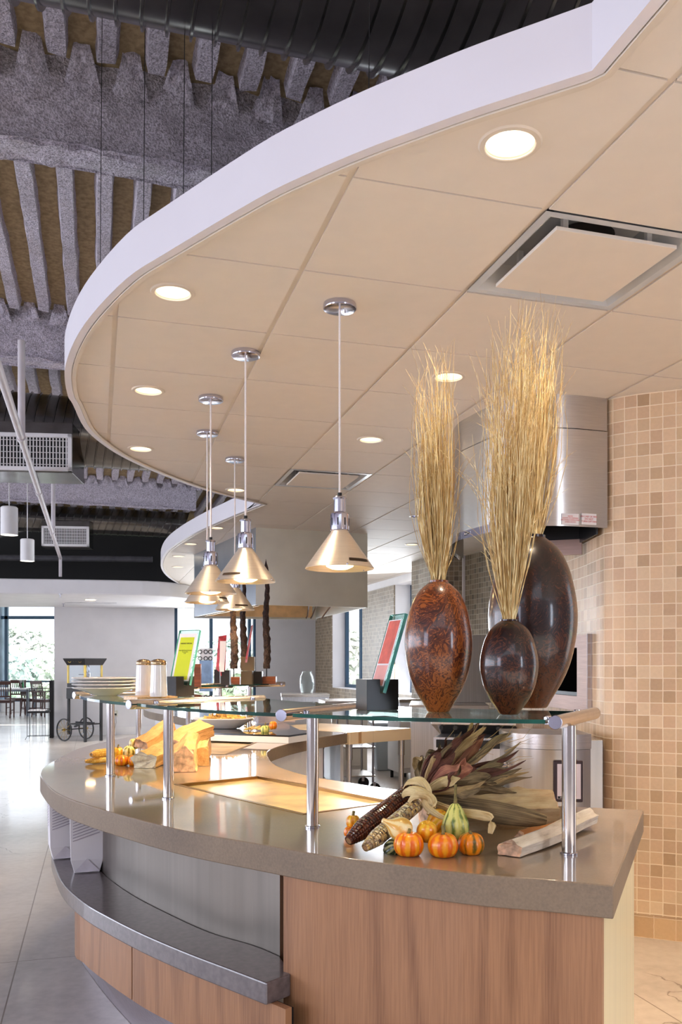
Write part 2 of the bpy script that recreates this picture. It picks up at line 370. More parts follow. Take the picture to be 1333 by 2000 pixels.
# suspended canopy: outline traced once on the 2.74 m plane
ZC = H+1.368
def CP(px, py): return P(px, py, ZC)
s1 = [(1157, 133), (1062, 164), (980, 190.5), (900, 217.5), (812, 250), (710, 288.4), (600, 336), (500, 385.6), (325, 490), (247, 541), (178, 613), (145, 664), (128.5, 709), (126.5, 739), (133, 772), (142, 787), (166, 835), (205, 869.5), (250, 896.5), (310, 923.5), (370, 946), (430, 964.6), (510, 984)]
s2 = [(510, 984), (448, 1009), (388, 1036), (345, 1060), (322, 1080), (314, 1100), (318, 1115), (330, 1128), (349, 1140)]
L1 = smooth_line([CP(*p) for p in s1], 4); L2 = smooth_line([CP(*p) for p in s2], 4)
front = CP(1157, 133)+Vector((math.sin(TH), -math.cos(TH), 0))*3.4
edge = [front]+L1+L2[1:]
outline = edge+[Vector((-3.2, 17.0, ZC)), Vector((-3.9, 17.75, ZC)), Vector((-1.0, 18.65, ZC)), Vector((.2, 14.9, ZC)), Vector((1.3, 11.15, ZC)), Vector((2.7, 7.2, ZC)), Vector((4.2, 4.5, ZC)), Vector((4.2, -.5, ZC))]
fas = MB(); fas.strip([p for p in edge+[Vector((-3.2, 17.0, ZC))]], ZC-.006, ZC+.15, -.03)
struct(fas.build('trim_canopy_fascia', M_fascia, smooth=True))
bd = MB(); bd.strip(offset_line(edge, -.034), ZC-.010, ZC-.003, -.018); struct(bd.build('trim_canopy_edge', M_grid))
S = .4461*1.368; OX, OY = -.4569*1.368, 1.6792*1.368
def GR(i, j): return Vector((OX+S*i*math.cos(TH)-S*j*math.sin(TH), OY+S*i*math.sin(TH)+S*j*math.cos(TH)))
def clip(poly, cell):
    for k in range(len(cell)):
        a, b = cell[k], cell[(k+1) % len(cell)]; n = Vector((-(b-a).y, (b-a).x)); out = []
        if not poly: return []
        for m in range(len(poly)):
            p, q = poly[m], poly[(m+1) % len(poly)]; dp, dq = (p-a).dot(n), (q-a).dot(n)
            if dp >= 0: out.append(p)
            if dp*dq < 0: out.append(p+(q-p)*(dp/(dp-dq)))
        poly = out
    return poly
poly2 = offset_line(edge, -.02)+[Vector((p.x, p.y)) for p in outline[len(edge):]]
if sum(poly2[i].x*poly2[(i+1) % len(poly2)].y-poly2[(i+1) % len(poly2)].x*poly2[i].y for i in range(len(poly2))) < 0: poly2 = poly2[::-1]
# downlights: real cans through the tiles
CANS = [((997, 281), .068, 1), ((338, 571), .066, 1), ((290, 762.5), .066, 1), ((275, 876), .066, 1), ((877, 735.5), .066, 2), ((724, 858), .066, 2), ((461, 956.5), .066, 1), ((423, 1030.5), .066, 1), ((373, 1062), .066, 1), ((349, 1086), .066, 1), ((347, 1107), .066, 1), ((817, 1008), .07, 0), ((805, 1063), .066, 2)]
EXTRA = [(2.35, 3.45), (1.75, 2.9), (2.6, 1.6), (1.5, 1.0)]
cp = [(CP(*a), r, on) for a, r, on in CANS]+[(Vector((x, y, ZC)), .066, 1) for x, y in EXTRA]
ct = MB(); ct2 = MB(); ui, vi = Vector((math.cos(TH), math.sin(TH)))/S, Vector((-math.sin(TH), math.cos(TH)))/S
HOLES = {(2, 0), (2, 6)}
for i in range(-9, 9):
    for j in range(-6, 30):
        if (i, j) in HOLES: continue
        g0, g1 = .010/S, .004/S
        cell = [GR(i+g0, j+g1), GR(i+1-g0, j+g1), GR(i+1-g0, j+1-g1), GR(i+g0, j+1-g1)]
        c = clip(poly2, cell)
        d = []
        for p in c:
            if not d or (p-d[-1]).length > 1e-4: d.append(p)
        if len(d) > 2:
            near = any(-.25 < (k_[0]-OX)*ui.x+(k_[1]-OY)*ui.y-i < 1.25 and -.25 < (k_[0]-OX)*vi.x+(k_[1]-OY)*vi.y-j < 1.25 for k_, _, _ in cp)
            (ct2 if near else ct).prism(d, ZC, ZC+.012)
struct(ct.build('ceiling_tiles', M_ctile)); canopy = ct2.build('ceiling_tiles', M_ctile)
gr = MB()
for i in range(-9, 10):
    c = clip(poly2, [GR(i-.010/S, -6), GR(i+.010/S, -6), GR(i+.010/S, 30), GR(i-.010/S, 30)])
    if len(c) > 2: gr.prism(c, ZC+.006, ZC+.011)
struct(gr.build('ceiling_grid', M_grid))
gr = MB()
for j in range(-6, 31):
    c = clip(poly2, [GR(-9, j-.0034/S), GR(9, j-.0034/S), GR(9, j+.0034/S), GR(-9, j+.0034/S)])
    if len(c) > 2: gr.prism(c, ZC+.009, ZC+.0115)
struct(gr.build('ceiling_gaps', M_gap))
struct(MB().prism(poly2, ZC+.13, ZC+.145).build('ceiling_backing', M_fascia))

cutter = MB()
for c, r, on in cp: cutter.lathe([(r+.004, ZC-.03), (r+.004, ZC+.03)], (c.x, c.y, 0), 24)
cut(canopy, cutter); struct(canopy)
M_refl = mat('can_reflector', (250, 244, 232), .25, .0, var=.0)
can_lab = ['lit recessed downlight nearest the front edge of the canopy, above the vases', 'lit recessed downlight in the widest left tile of the round canopy', 'lit recessed downlight, second along the left rim of the canopy', 'lit recessed downlight, third along the left rim, above the duct', 'lit recessed downlight behind the tallest tufts of dried grass', 'lit recessed downlight between the pendant cord and the grasses', 'lit recessed downlight where the two canopy curves meet', 'lit recessed downlight, nearest in the small far canopy lobe', 'lit recessed downlight, second in the small far canopy lobe', 'lit recessed downlight, third in the small far canopy lobe', 'lit recessed downlight, farthest in the small far canopy lobe', 'unlit chrome recessed downlight beside the left dried grasses', 'yellowish lit recessed downlight over the kitchen window bay']
for k, (c, r, on) in enumerate(cp):
    th_ = thing('ceiling_light', can_lab[k] if k < 13 else 'lit recessed downlight in the canopy near the tiled wall', 'light', (c.x, c.y, ZC), 0, 'recessed downlights in the canopy')
    MB().lathe([(r-.004, .002), (r, -.006), (r+.012, -.005), (r+.016, .0)], (c.x, c.y, ZC), 32, cap=(False, False)).build('trim_ring', M_grid, th_, True)
    MB().lathe([(r-.002, -.004), (r-.002, .02), (r*.8, .07), (r*.55, .095)], (c.x, c.y, ZC), 32, cap=(False, False)).build('reflector', M_refl if on else M_chrome, th_, True)
    MB().lathe([(r*.86, .060), (r*.3, .052), (.001, .050)], (c.x, c.y, ZC), 24, cap=(True, False)).build('bulb', M_canglow if on else M_chrome, th_, True)
    if on:
        l = light('SPOT', 'downlight_glow', (c.x, c.y, ZC-.012), 26 if k < 13 else 36, WARM if k < 13 else (1, .70, .40), .05, (c.x, c.y, 0), spot=R(95), blend=.7)
# air diffusers in the canopy
for (i, j), lab in (((2, 0), 'large square ceiling air diffuser with a dropped flat panel, over the vases'), ((2, 6), 'square ceiling air diffuser with a dropped flat panel, beyond the nearest pendant cord')):
    c = GR(i+.5, j+.5); e = thing('ceiling_vent', lab, 'vent', (c.x, c.y, ZC), 0, 'flat panel diffusers in the canopy')
    b = MB(); hs = S/2-.006
    for _ in ():
        pass
    prof = [(hs, .0), (hs-.028, .0), (hs-.05, .02), (hs-.085, .075), (hs-.12, .11)]
    vs = []; fs = []
    for q, z in prof:
        for a, bb in ((-1, -1), (1, -1), (1, 1), (-1, 1)):
            p = c+Vector((a*q*math.cos(TH)-bb*q*math.sin(TH), a*q*math.sin(TH)+bb*q*math.cos(TH))); vs.append((p.x, p.y, ZC+z))
    for r_ in range(len(prof)-1):
        for k in range(4): fs.append((r_*4+k, r_*4+(k+1) % 4, r_*4+4+(k+1) % 4, r_*4+4+k))
    fs.append((16, 17, 18, 19)); b.add(vs, fs)
    b.build('plenum_frame', mat('vent_enamel', (196, 200, 204), .35, var=.02), e)
    MB().lathe([(.10, .104), (.11, .10)], (c.x, c.y, ZC), 24).build('duct_opening', M_dark, e)
    MB().box((c.x, c.y, ZC-.002), (S-.17, S-.17, .012), TH).build('panel', M_ctile, e, bevel=.001)
    b = MB()
    for k in range(4):
        a = TH+PI/4+k*PI/2; b.box((c.x+math.cos(a)*.22, c.y+math.sin(a)*.22, ZC+.05), (.018, .018, .10), TH)
    b.build('bracket', M_trim, e)

# suspension wires
for (x, y), zz in (((395, 360), 0), ((262, 440), 1), ((178, 530), 2), ((706, 170), 3), ((340, 380), 4)):
    p = P(x, y, ZC+.15)
    q = Vector((p.x+.02, p.y+.05, 0))
    tag(MB().tube([(q.x, q.y, ZC+.14), (q.x+.01, q.y, DZ)], .0014, 5).build('suspension_wire', M_dark), ['thin black suspension wire, middle one above the canopy curve', 'thin black suspension wire crossing the deck ribs at the left', 'leftmost thin black suspension wire above the canopy rim', 'thin black suspension wire in front of the big duct', 'thin black suspension wire between the left ribs and the beam'][zz], 'wire', 'wires holding the canopy')

# walls ----------------------------------------------------------
TS = .0622
M_tan = tiles('tan_stone_tile', TS, [(176, 146, 112), (206, 176, 140), (214, 184, 150), (196, 164, 132), (218, 192, 158), (186, 156, 122), (210, 178, 146)], (228, 212, 186))
M_base = tiles('tan_base_tile', .105, [(196, 162, 122), (210, 178, 138), (202, 168, 130)], (226, 206, 176), gw=.02)
M_brn = tiles('brown_stone_tile', TS, [(96, 82, 66), (128, 112, 92), (150, 134, 112), (112, 98, 78), (138, 120, 98), (104, 92, 76)], (186, 176, 158))
enc = smooth_line([(3.1, 3.75), (2.2, 4.08), (1.57, 4.37), (1.35, 4.47), (1.255, 4.55), (1.235, 4.66), (1.225, 5.06), (1.17, 5.8), (1.12, 6.6)], 5)
MBe = MB(); MBe.strip(enc, .118, ZC+.004); MBe.strip([(1.12, 6.6), (2.9, 7.1)], .118, ZC+.004)
struct(MBe.build('wall_right_tan_tile', M_tan))
struct(MB().strip(offset_line(enc, -.006), .0, .118, .0).build('baseboard_right', M_base))
rw = MB(); rw.strip([(2.7, 7.0), (1.25, 11.05)], 0, ZC+.004); rw.strip([(1.228, 11.06), (.83, 11.08)], 0, ZC+.004, u0=.2); rw.strip([(.83, 11.08), (.70, 11.5), (.62, 11.7)], 0, ZC+.004, u0=.6)
struct(rw.build('wall_kitchen_brown_tile', M_brn))
struct(MB().box((1.24, 11.05, ZC/2), (.035, .035, ZC), TH).build('trim_corner_strip', M_paint))
# window wall running back along the kitchen
pA, pB = Vector((.80, 12.6)), Vector((-1.04, 18.6)); wd = (pB-pA).normalized(); WL = (pB-pA).length
def wp(s): q = pA+wd*s; return (q.x, q.y)
def s_at(px):                          # distance along the window wall of the sight line through px
    k = (px-CX)/F; return (k*pA.y-pA.x)/(wd.x-k*wd.y)
sv = {k: s_at(k) for k in (617, 648, 708, 770)}
nrm = Vector((-wd.y, wd.x)); 
def seg(mb, a, b, z0, z1, th): mb.strip([wp(a), wp(b)], z0, z1, th)
ww = MB()
seg(ww, sv[770], sv[708], 0, 2.62, -.02); seg(ww, sv[648], WL, 0, 2.62, -.02)
seg(ww, -1.5, sv[770], 0, .93, -.02); seg(ww, sv[708], sv[648], 0, .93, -.02)
struct(ww.build('wall_window_brown_tile', M_brn))
ww = MB()                               # painted reveals, head and the wall body behind the tile
def seg(mb, a, b, z0, z1, th):
    q = Vector((wd.y, -wd.x))*.021; mb.strip([Vector(wp(a))+q, Vector(wp(b))+q], z0, z1, th)
seg(ww, -1.5, WL, 2.62, 2.75, -.35)
for a, b in ((sv[770], sv[708]), (sv[648], WL)): seg(ww, a, b, 0, 2.62, -.34)
for a, b in ((-1.5, sv[770]), (sv[708], sv[648])): seg(ww, a, b, 0, .94, -.34)
struct(ww.build('wall_window_reveal', M_paint))
for k, (a, b) in enumerate(((-1.5, sv[770]), (sv[708], sv[648]))):
    o = -.27; nx = Vector((-wd.y, wd.x))*o
    fr = MB()
    def bar(s0, s1, z0, z1):
        x0, x1 = Vector(wp(s0))+nx, Vector(wp(s1))+nx; fr.strip([x0, x1], z0, z1, -.06)
    bar(a, a+.07, .94, 2.62); bar(b-.09, b, .94, 2.62); bar(a, b, 2.55, 2.62); bar(a, b, .94, 1.0)
    m_ = (a+b)/2 if k else b-.62; bar(m_-.05, m_+.05, .94, 2.62)
    f_ = struct(fr.build('window_%d' % (k+1), M_blue))
    g = MB(); g.strip([Vector(wp(a))+nx*1.1, Vector(wp(b))+nx*1.1], .98, 2.6); g.build('pane', M_pane, f_)
# back wall, its window and the opening to the dining area
bA, bB = Vector((-1.04, 18.6)), Vector((-6.0, 17.1)); bd_ = (bB-bA).normalized()
def b_at(px): k = (px-CX)/F; return (k*bA.y-bA.x)/(bd_.x-k*bd_.y)
def bp(s): q = bA+bd_*s; return (q.x, q.y)
q500, q340, q105 = b_at(500), b_at(341), b_at(106)
bw = MB(); bw.strip([bp(-.1), bp(q500)], 0, ZC+.01, .0); bw.strip([bp(q500), bp(q340)], 0, .45, -.25); bw.strip([bp(q500), bp(q340)], 2.66, ZC+.02, -.25); bw.strip([bp(q340), bp(q105)], 0, 2.56, -.25); bw.strip([bp(-.1), bp(q500)], 0, ZC+.01, -.25)
struct(bw.build('wall_back', M_paint))
fr = MB()
for a, b in ((0, .05), (b_at(413)-.03-q500, b_at(413)+.03-q500), (b_at(488)-.03-q500, b_at(488)+.03-q500), (q340-q500-.06, q340-q500)):
    fr.strip([bp(q500+a), bp(q500+b)], .45, 2.66, -.12)
fr.strip([bp(q500), bp(q340)], .45, .52, -.12); fr.strip([bp(q500), bp(q340)], 2.6, 2.66, -.12)
f_ = struct(fr.build('window_3', M_blue)); MB().strip([bp(q500), bp(q340)], .5, 2.62).build('pane', M_pane, f_)
struct(MB().strip(offset_line([Vector(bp(q340)), Vector(bp(q105))], .015), 0, .15, .012).build('baseboard_back', M_trim))
# upper dark wall and soffit
uw = MB().strip([(4, 20.1), (-1.0, 18.7), (-13, 17.3)], 2.56, DZ+.1, -.1)
uw = MB(); uw.strip([(-.9, 18.75), (-14, 16.9)], 2.6, DZ+.1, -.15); struct(uw.build('wall_upper_black', M_dark))
sf = smooth_line([(-13, 12.9), (-8, 13.65), (-5.5, 13.95), (-3.6, 14.3), (-3.05, 14.9), (-3.0, 15.6)], 4)
sp = [Vector((p.x, p.y)) for p in sf]+[Vector((-3.3, 17.6)), Vector((-6.1, 17.2)), Vector((-14, 17.0))]
struct(MB().prism(sp, 2.50, 2.74).build('ceiling_soffit', M_paint, bevel=.02))
for z_, y_, r_ in ((H+1.94, 16.2, .055), (H+1.47, 15.9, .05)):
    tag(MB().tube([(-12, y_-.8, z_), (-3.9, y_, z_)], r_, 10).build('pipe', mat('grey_pipe', (92, 90, 94), .6, var=.1)), 'long grey pipe crossing the dark plenum, '+('upper one' if z_ > H+1.6 else 'lower one above the white soffit'), 'pipe', 'pipes in the dark plenum')
# dining-area window wall
fr = MB(); fr.box((-12, 26, .15), (12, .2, .3)); struct(fr.build('wall_dining_low', M_paint))
fr = MB()
for z_, h_ in ((.31, .06), (.89, .05), (2.77, .09), (3.9, .1)): fr.box((-12, 26, z_), (12, .1, h_))
for x_ in (-16, -10.55, -8.9, -6.1): fr.box((x_, 26, 2.1), (.09, .1, 3.6))
f_ = struct(fr.build('window_4', M_blue)); MB().box((-12, 26.02, 2.1), (12, .01, 3.6)).build('pane', M_pane, f_)
struct(MB().box((-14, 26.05, 2.0), (6.6, .5, 4.2)).build('wall_dining_pier', mat('blue_grey_masonry', (128, 138, 160), .8, var=.1, scale=3)))
struct(MB().box((-12, 22.35, 3.5), (16, 7.3, .2)).build('ceiling_dining', M_paint))
# ================================================================== serving island
ZT = .914
t = NT('polished_concrete_top'); v = t.coord('Object'); a = t.n('TexNoise', {'Vector': v, 'Scale': 3.0, 'Detail': 8, 'Roughness': .6}); b = t.n('TexNoise', {'Vector': v, 'Scale': 160.0, 'Detail': 3})
m = t.n('Mix', {'Factor': .35, 2: a.outputs['Fac'], 3: b.outputs['Fac']})
t.set(Base_Color=t.ramp(m.outputs[0], [(.3, (110, 94, 78)), (.7, (148, 128, 104))]), Roughness=.34)
nz_ = t.n('SeparateXYZ', {0: t.n('NewGeometry').outputs['Normal']}); t.l(t.n('MapRange', {'Value': nz_.outputs[2], 'From Min': .3, 'From Max': .9}).outputs[0], t.b.inputs['Coat Weight'])
t.l(t.n('MapRange', {'Value': nz_.outputs[2], 'From Min': .3, 'From Max': .9, 'To Min': .6, 'To Max': .3}).outputs[0], t.b.inputs['Roughness']); t.b.inputs['Coat Roughness'].default_value = .04
M_top = t.m
def TP(px, py): return P(px, py, ZT)
outer_px = [(1199, 1730), (1062, 1717), (900, 1704), (640, 1671), (527.6, 1652), (338, 1617.4), (176.6, 1574), (110, 1548), (82, 1520), (79, 1508), (88, 1497), (104, 1486.5), (150, 1463), (207, 1448)]
o1 = smooth_line([TP(*p) for p in outer_px[1:]]+[Vector((-1.47, 5.8, ZT)), Vector((-1.30, 6.3, ZT))], 4)
o1 = [TP(1199, 1730)]+o1
o2 = smooth_line([Vector((x, y, ZT)) for x, y in ((-1.30, 6.3), (-1.22, 6.9), (-1.57, 7.67), (-2.13, 8.7), (-2.4, 9.7), (-2.25, 10.6), (-1.7, 11.1))], 3)
inner = smooth_line([Vector((x, y, ZT)) for x, y in ((-.6, 11.0), (-.35, 9.5), (-.3, 8.5), (-.28, 7.5), (-.24, 6.7), (-.12, 5.98))], 2)+smooth_line([Vector((x, y, ZT)) for x, y in ((-.14, 5.9), (-.367, 5.41), (-.47, 5.05), (-.515, 4.75), (-.49, 4.45), (-.40, 4.02), (-.243, 3.67), (-.075, 3.46), (.087, 3.28), (.35, 3.03), (.636, 2.87))], 4)+[TP(1258, 1582)]
cpoly = [Vector((p.x, p.y)) for p in o1+o2[1:]+inner]
top = MB().prism(cpoly, ZT-.07, ZT).build('countertop', M_top)
tag(top, 'long curved polished grey concrete countertop of the serving island, carrying the pumpkins and steel posts', 'countertop')
panA = [Vector(p) for p in ((-.735, 3.39), (-.438, 3.65), (.11, 2.965), (-.19, 2.70))]
panB = [Vector(p) for p in ((-1.02, 5.5), (-.614, 5.49), (-.704, 4.51), (-1.12, 4.53))]
cut(top, MB().prism(panA, ZT-.016, ZT+.05)); cut(top, MB().prism(panB, ZT-.016, ZT+.05))
top.data.shade_smooth(); autosmooth(top, 30)
bv = top.modifiers.new('bevel', 'BEVEL'); bv.width = .003; bv.segments = 2; bv.limit_method = 'ANGLE'; bv.angle_limit = R(50)
M_pan = steel('heated_steel_plate', (220, 196, 156), .3, (1, 1, 1), .03, .15, 7)
def inset(poly, d):
    c = sum(poly, Vector((0, 0)))/len(poly); out = []
    for i, p in enumerate(poly):
        a = (poly[i-1]-p).normalized(); b = (poly[(i+1) % len(poly)]-p).normalized(); s_ = a+b; out.append(p+s_.normalized()*d*1.41)
    return out
for poly, lab in ((panA, 'wide recessed steel warming plate in the countertop, nearest the camera'), (panB, 'recessed steel warming plate in the countertop behind the split logs')):
    c = sum(poly, Vector((0, 0)))/4; e = thing('warming_plate', lab, 'warming plate', (c.x, c.y, ZT-.016), 0, 'warming plates let into the counter')
    MB().prism(inset(poly, .004), ZT-.0155, ZT-.009).build('plate', M_pan, e)
    b = MB(); q0, q1 = inset(poly, .001), inset(poly, .016)
    for i in range(4): b.prism([q0[i], q0[(i+1) % 4], q1[(i+1) % 4], q1[i]], ZT-.012, ZT+.0015)
    b.build('frame', mat('bronze_edge', (120, 92, 50), .3, .8, var=.1), e)
# base: oak skins, steel apron, toe kick, white service side
M_oak = wood('oak_veneer', (120, 80, 54), (170, 124, 88), 2.2, .4, 'Z', 6.0)
e = thing('counter_base', 'curved oak and stainless steel base carrying the concrete countertop', 'counter', (-.3, 3.2, 0))
ol = [Vector((p.x, p.y)) for p in o1]
off = offset_line(ol, -.012)
# outer line runs from the near right corner leftwards; oak end panel = first stretch up to x = -.205
k0 = max(i for i, p in enumerate(off) if p.x > -.205)
pa, pb = off[k0], off[k0+1]; f_ = (pa.x+.205)/(pa.x-pb.x); cutp = pa+(pb-pa)*f_
first = Vector((.4975, 1.853)); endline = [first]+off[1:k0+1]+[cutp]
MB().strip(endline, .10, ZT-.0705, -.03).build('oak_end_panel', M_oak, e)
back = smooth_line([P(x, y, .60) for x, y in ((547, 1867.5), (495, 1846), (408, 1820), (321, 1780.5), (256, 1746), (208, 1711), (190.5, 1687), (182, 1665))]+[Vector((-1.22, 4.0, 0)), Vector((-1.3, 4.6, 0)), Vector((-1.3, 5.3, 0))], 4)
bk = [Vector((p.x, p.y)) for p in back]
MB().strip(bk, .545, ZT-.0705, -.02).build('steel_apron', steel('apron_steel', (128, 120, 112), .36, (6, 6, .2), .01, .06, 3), e)
MB().strip([cutp, cutp+Vector((.02, .17))], .10, ZT-.0705, -.02).build('oak_return', M_oak, e)
low = [Vector((p.x, p.y)) for p in smooth_line([P(x, y, .56) for x, y in ((560, 1960), (451, 1915), (312, 1858), (258, 1832), (208, 1803), (164, 1773), (148, 1745))]+[Vector((-1.24, 4.1, 0)), Vector((-1.36, 4.8, 0)), Vector((-1.36, 5.4, 0))], 4)]
# split into panels with shadow joints
acc = [0.0]
for i in range(1, len(low)): acc.append(acc[-1]+(low[i]-low[i-1]).length)
def sub(a, b):
    out = []
    for i in range(len(low)-1):
        for s_ in (a, b):
            if acc[i] <= s_ < acc[i+1]: out.append((s_, low[i]+(low[i+1]-low[i])*((s_-acc[i])/(acc[i+1]-acc[i]))))
        if a < acc[i] < b: out.append((acc[i], low[i]))
    out.sort(key=lambda q: q[0]); return [q[1] for q in out]
sj = None
for i in range(len(low)-1):
    k = (258-CX)/F
    if (low[i].x-k*low[i].y)*(low[i+1].x-k*low[i+1].y) <= 0: sj = acc[i]+(low[i+1]-low[i]).length*abs(low[i].x-k*low[i].y)/(abs(low[i].x-k*low[i].y)+abs(low[i+1].x-k*low[i+1].y)); break
sj = sj or 1.0
for a, b in ((0.004, sj-.003), (sj+.003, sj+.95), (sj+.956, sj+1.9), (sj+1.906, acc[-1]-.01)):
    if b > acc[-1]-.005: b = acc[-1]-.01
    if b-a > .05: MB().strip(sub(a, b), .375, .545, -.02).build('oak_panel', M_oak, e)
MB().strip(offset_line(low, -.022), .37, .545).build('oak_backing', M_dark, e)
toe = [Vector((p.x, p.y)) for p in smooth_line([Vector((-.15, 2.55, 0)), Vector((-.5, 2.88, 0)), Vector((-.765, 3.19, 0))]+[P(x, y, 0) for x, y in ((234, 1976), (182, 1911), (160, 1862))]+[Vector((-1.34, 4.7, 0)), Vector((-1.25, 5.3, 0))], 4)]
M_toe = steel('toe_kick_steel', (212, 206, 214), .3, (20, 20, .3), .04)
tk = MB(); lo_ = offset_line(low, -.03)
n_ = 40
def resample(l, n):
    a = [0.0]
    for i in range(1, len(l)): a.append(a[-1]+(l[i]-l[i-1]).length)
    out = []
    for k in range(n+1):
        s_ = a[-1]*k/n; i = max(j for j in range(len(l)) if a[j] <= s_+1e-9); i = min(i, len(l)-2)
        out.append(l[i]+(l[i+1]-l[i])*((s_-a[i])/max(1e-9, a[i+1]-a[i])))
    return out
ra, rb_ = resample(toe, n_), resample(lo_, n_)
vs = [(p.x, p.y, .002) for p in ra]+[(p.x, p.y, .38) for p in rb_]
tk.add(vs, [(i, i+1, n_+2+i, n_+1+i) for i in range(n_)]); tk.build('toe_kick', M_toe, e, True)
il = [Vector((p.x, p.y)) for p in inner]; iw = offset_line(il, .02)
ic = [p for p in offset_line(il, -.025)]; ic[-1] = Vector((.835, 2.80))
M_white = mat('white_laminate', (226, 226, 226), .35, var=.01)
MB().strip(ic[13:], 0.10, ZT-.0705, -.02).build('service_side_panel', M_white, e)
MB().strip([first+Vector((-.0, .002)), Vector((.845, 2.77))], .0, ZT-.0705, .02).build('end_panel', mat('white_lacquer_yellow_lit', (228, 222, 186), .3, var=.04, scale=2, stretch=(30, 30, .2)), e)  # warm light on the white lacquer is painted in as cream
MB().strip(ic[:12], .1, ZT-.0705).build('rear_panel', M_white, e)
far = [Vector((p.x, p.y)) for p in offset_line([Vector((p.x, p.y)) for p in o2], -.12)]
MB().strip(far, .0, ZT-.0705).build('far_panel', M_white, e)
# tray ledge
lf = smooth_line([P(x, y, .60) for x, y in ((520, 1920), (451.5, 1894), (364.5, 1861), (277.5, 1824), (208, 1789), (164, 1763), (125, 1728), (108, 1693.5), (102, 1659))]+[Vector((-1.38, 4.1, 0)), Vector((-1.42, 4.7, 0)), Vector((-1.40, 5.3, 0))], 4)
led = [Vector((p.x, p.y)) for p in lf]; le_b = bk
led = [P(520, 1920, .6).xy]+led[1:]
poly = led+[p for p in le_b[::-1]]+[P(567, 1903, .6).xy+Vector((.0, .02)), P(567, 1903, .6).xy]
lo = MB().prism(poly, .545, .60).build('tray_ledge', mat('honed_concrete_ledge', (98, 88, 88), .3, var=.12, scale=60, coat=.5), bevel=.004)
tag(lo, 'curved grey concrete tray ledge running along the front of the serving island', 'ledge')
# white folded cartons standing on the ledge
def carton(px0, px1, top_px, bot, Y, rz, lab):
    c = Q((px0+px1)/2, bot, Y); e = thing('takeout_box', lab, 'box', (c.x, c.y, .6004), rz, 'white cartons on the tray ledge', local=True)
    wd_ = .12; b = MB(); hh = .235
    prof = [(.045, 0), (.058, .05), (.062, hh)]
    vs = []
    for r_, z in prof: vs += [(-r_, -r_*.8, z), (r_, -r_*.8, z), (r_, r_*.8, z), (-r_, r_*.8, z)]
    fs = [(3, 2, 1, 0), (8, 9, 10, 11)]+[(k*4+i, k*4+(i+1) % 4, k*4+4+(i+1) % 4, k*4+4+i) for k in range(2) for i in range(4)]
    b.add(vs, fs).build('carton', M_paper, e, bevel=.002)
    s_ = MB()
    for i in range(9):
        z = .12+i*.011; s_.add([(-.05, -.0507, z), (.045, -.0507, z+.03), (.045, -.0507, z+.0325), (-.05, -.0507, z+.0025)], [(0, 1, 2, 3)])
        s_.add([(-.0627, -.035, z+.02), (-.0627, .035, z), (-.0627, .035, z+.0025), (-.0627, -.035, z+.0225)], [(0, 1, 2, 3)])
    s_.build('stripes', mat('grey_print', (168, 158, 172), .6), e)
    s_ = MB(); s_.add([(-.045, -.0405, .006), (0, -.052, .055), (.045, -.0405, .006), (0, -.0445, .004)], [(0, 1, 2), (0, 2, 3)]).build('folded_flap', mat('paper_shadow_side', (222, 216, 222), .6), e)
    return e
carton(150, 190, 0, 1692, 3.32, R(18), 'white striped takeout carton on the tray ledge, nearest the steel apron')
carton(112, 140, 0, 1672, 3.55, R(24), 'white striped takeout carton on the tray ledge, outermost of the two')
MB_ = MB().box((-1.045, 3.42, .725), (.012, .05, .245), R(-35)); tag(MB_.build('upright_strip', M_dark), 'narrow black upright strip between the cartons and the steel apron', 'strip')

# ------------------------------------------------------------------ glass shelves on steel posts
ZG = 1.238
def base_post(px, py, shelf, k): 
    p = P(px, py, ZT); g = thing('shelf_post', post_labs[k], 'post', (p.x, p.y, ZT), 0, 'steel posts of the glass shelves')
    MB().tube([(p.x, p.y, ZT+.001), (p.x, p.y, ZG-.012)], .017, 24).build('post', M_tube, g, True)
    MB().lathe([(.021, .0), (.021, .004), (.018, .006)], (p.x, p.y, ZT+.0005), 24).build('foot_ring', M_chrome, g, True)
    return g, p
post_labs = ['thick steel post at the right end of the counter, beside the birch log', 'thick steel post in the middle, left of the harvest corn bundle', 'thick steel post in front of the split logs', 'thick steel post at the left, beside the small pumpkins', 'thin steel post standing behind the small striped gourd', 'thin steel post just left of the white platter', 'thin steel post under the far glass shelf, below the menu block', 'thin steel post under the far end shelf with wooden blocks']
tubes = [((.445, 2.06), (.64, 2.46)), ((-.222, 2.35), (.0, 2.84)), ((-.80, 2.995), (-.40, 3.47)), ((-1.29, 3.92), (-.93, 4.25)), ((-1.35, 5.1), (-1.05, 5.5)), ((-1.2, 5.45), (-.875, 5.8)), ((-.80, 6.03), (-.57, 6.22))]
tube_labs = ['thick brushed steel rail at the right end of the near glass shelf', 'thick steel rail between the two near glass shelves, left of the black block', 'long shiny steel rail below the lime menu holder', 'steel rail end under the stacked white plates', 'steel rail at the start of the far glass shelf', 'steel rail under the far wooden menu blocks', 'short steel rail at the far end, right of the wooden block']
posts_px = [(1112, 1668), (611, 1616), (329, 1560), (216, 1515.5), (271, 1445), (368, 1426), (429, 1432), (487, 1431)]
for k, (px, py) in enumerate(posts_px): base_post(px, py, 0, k)
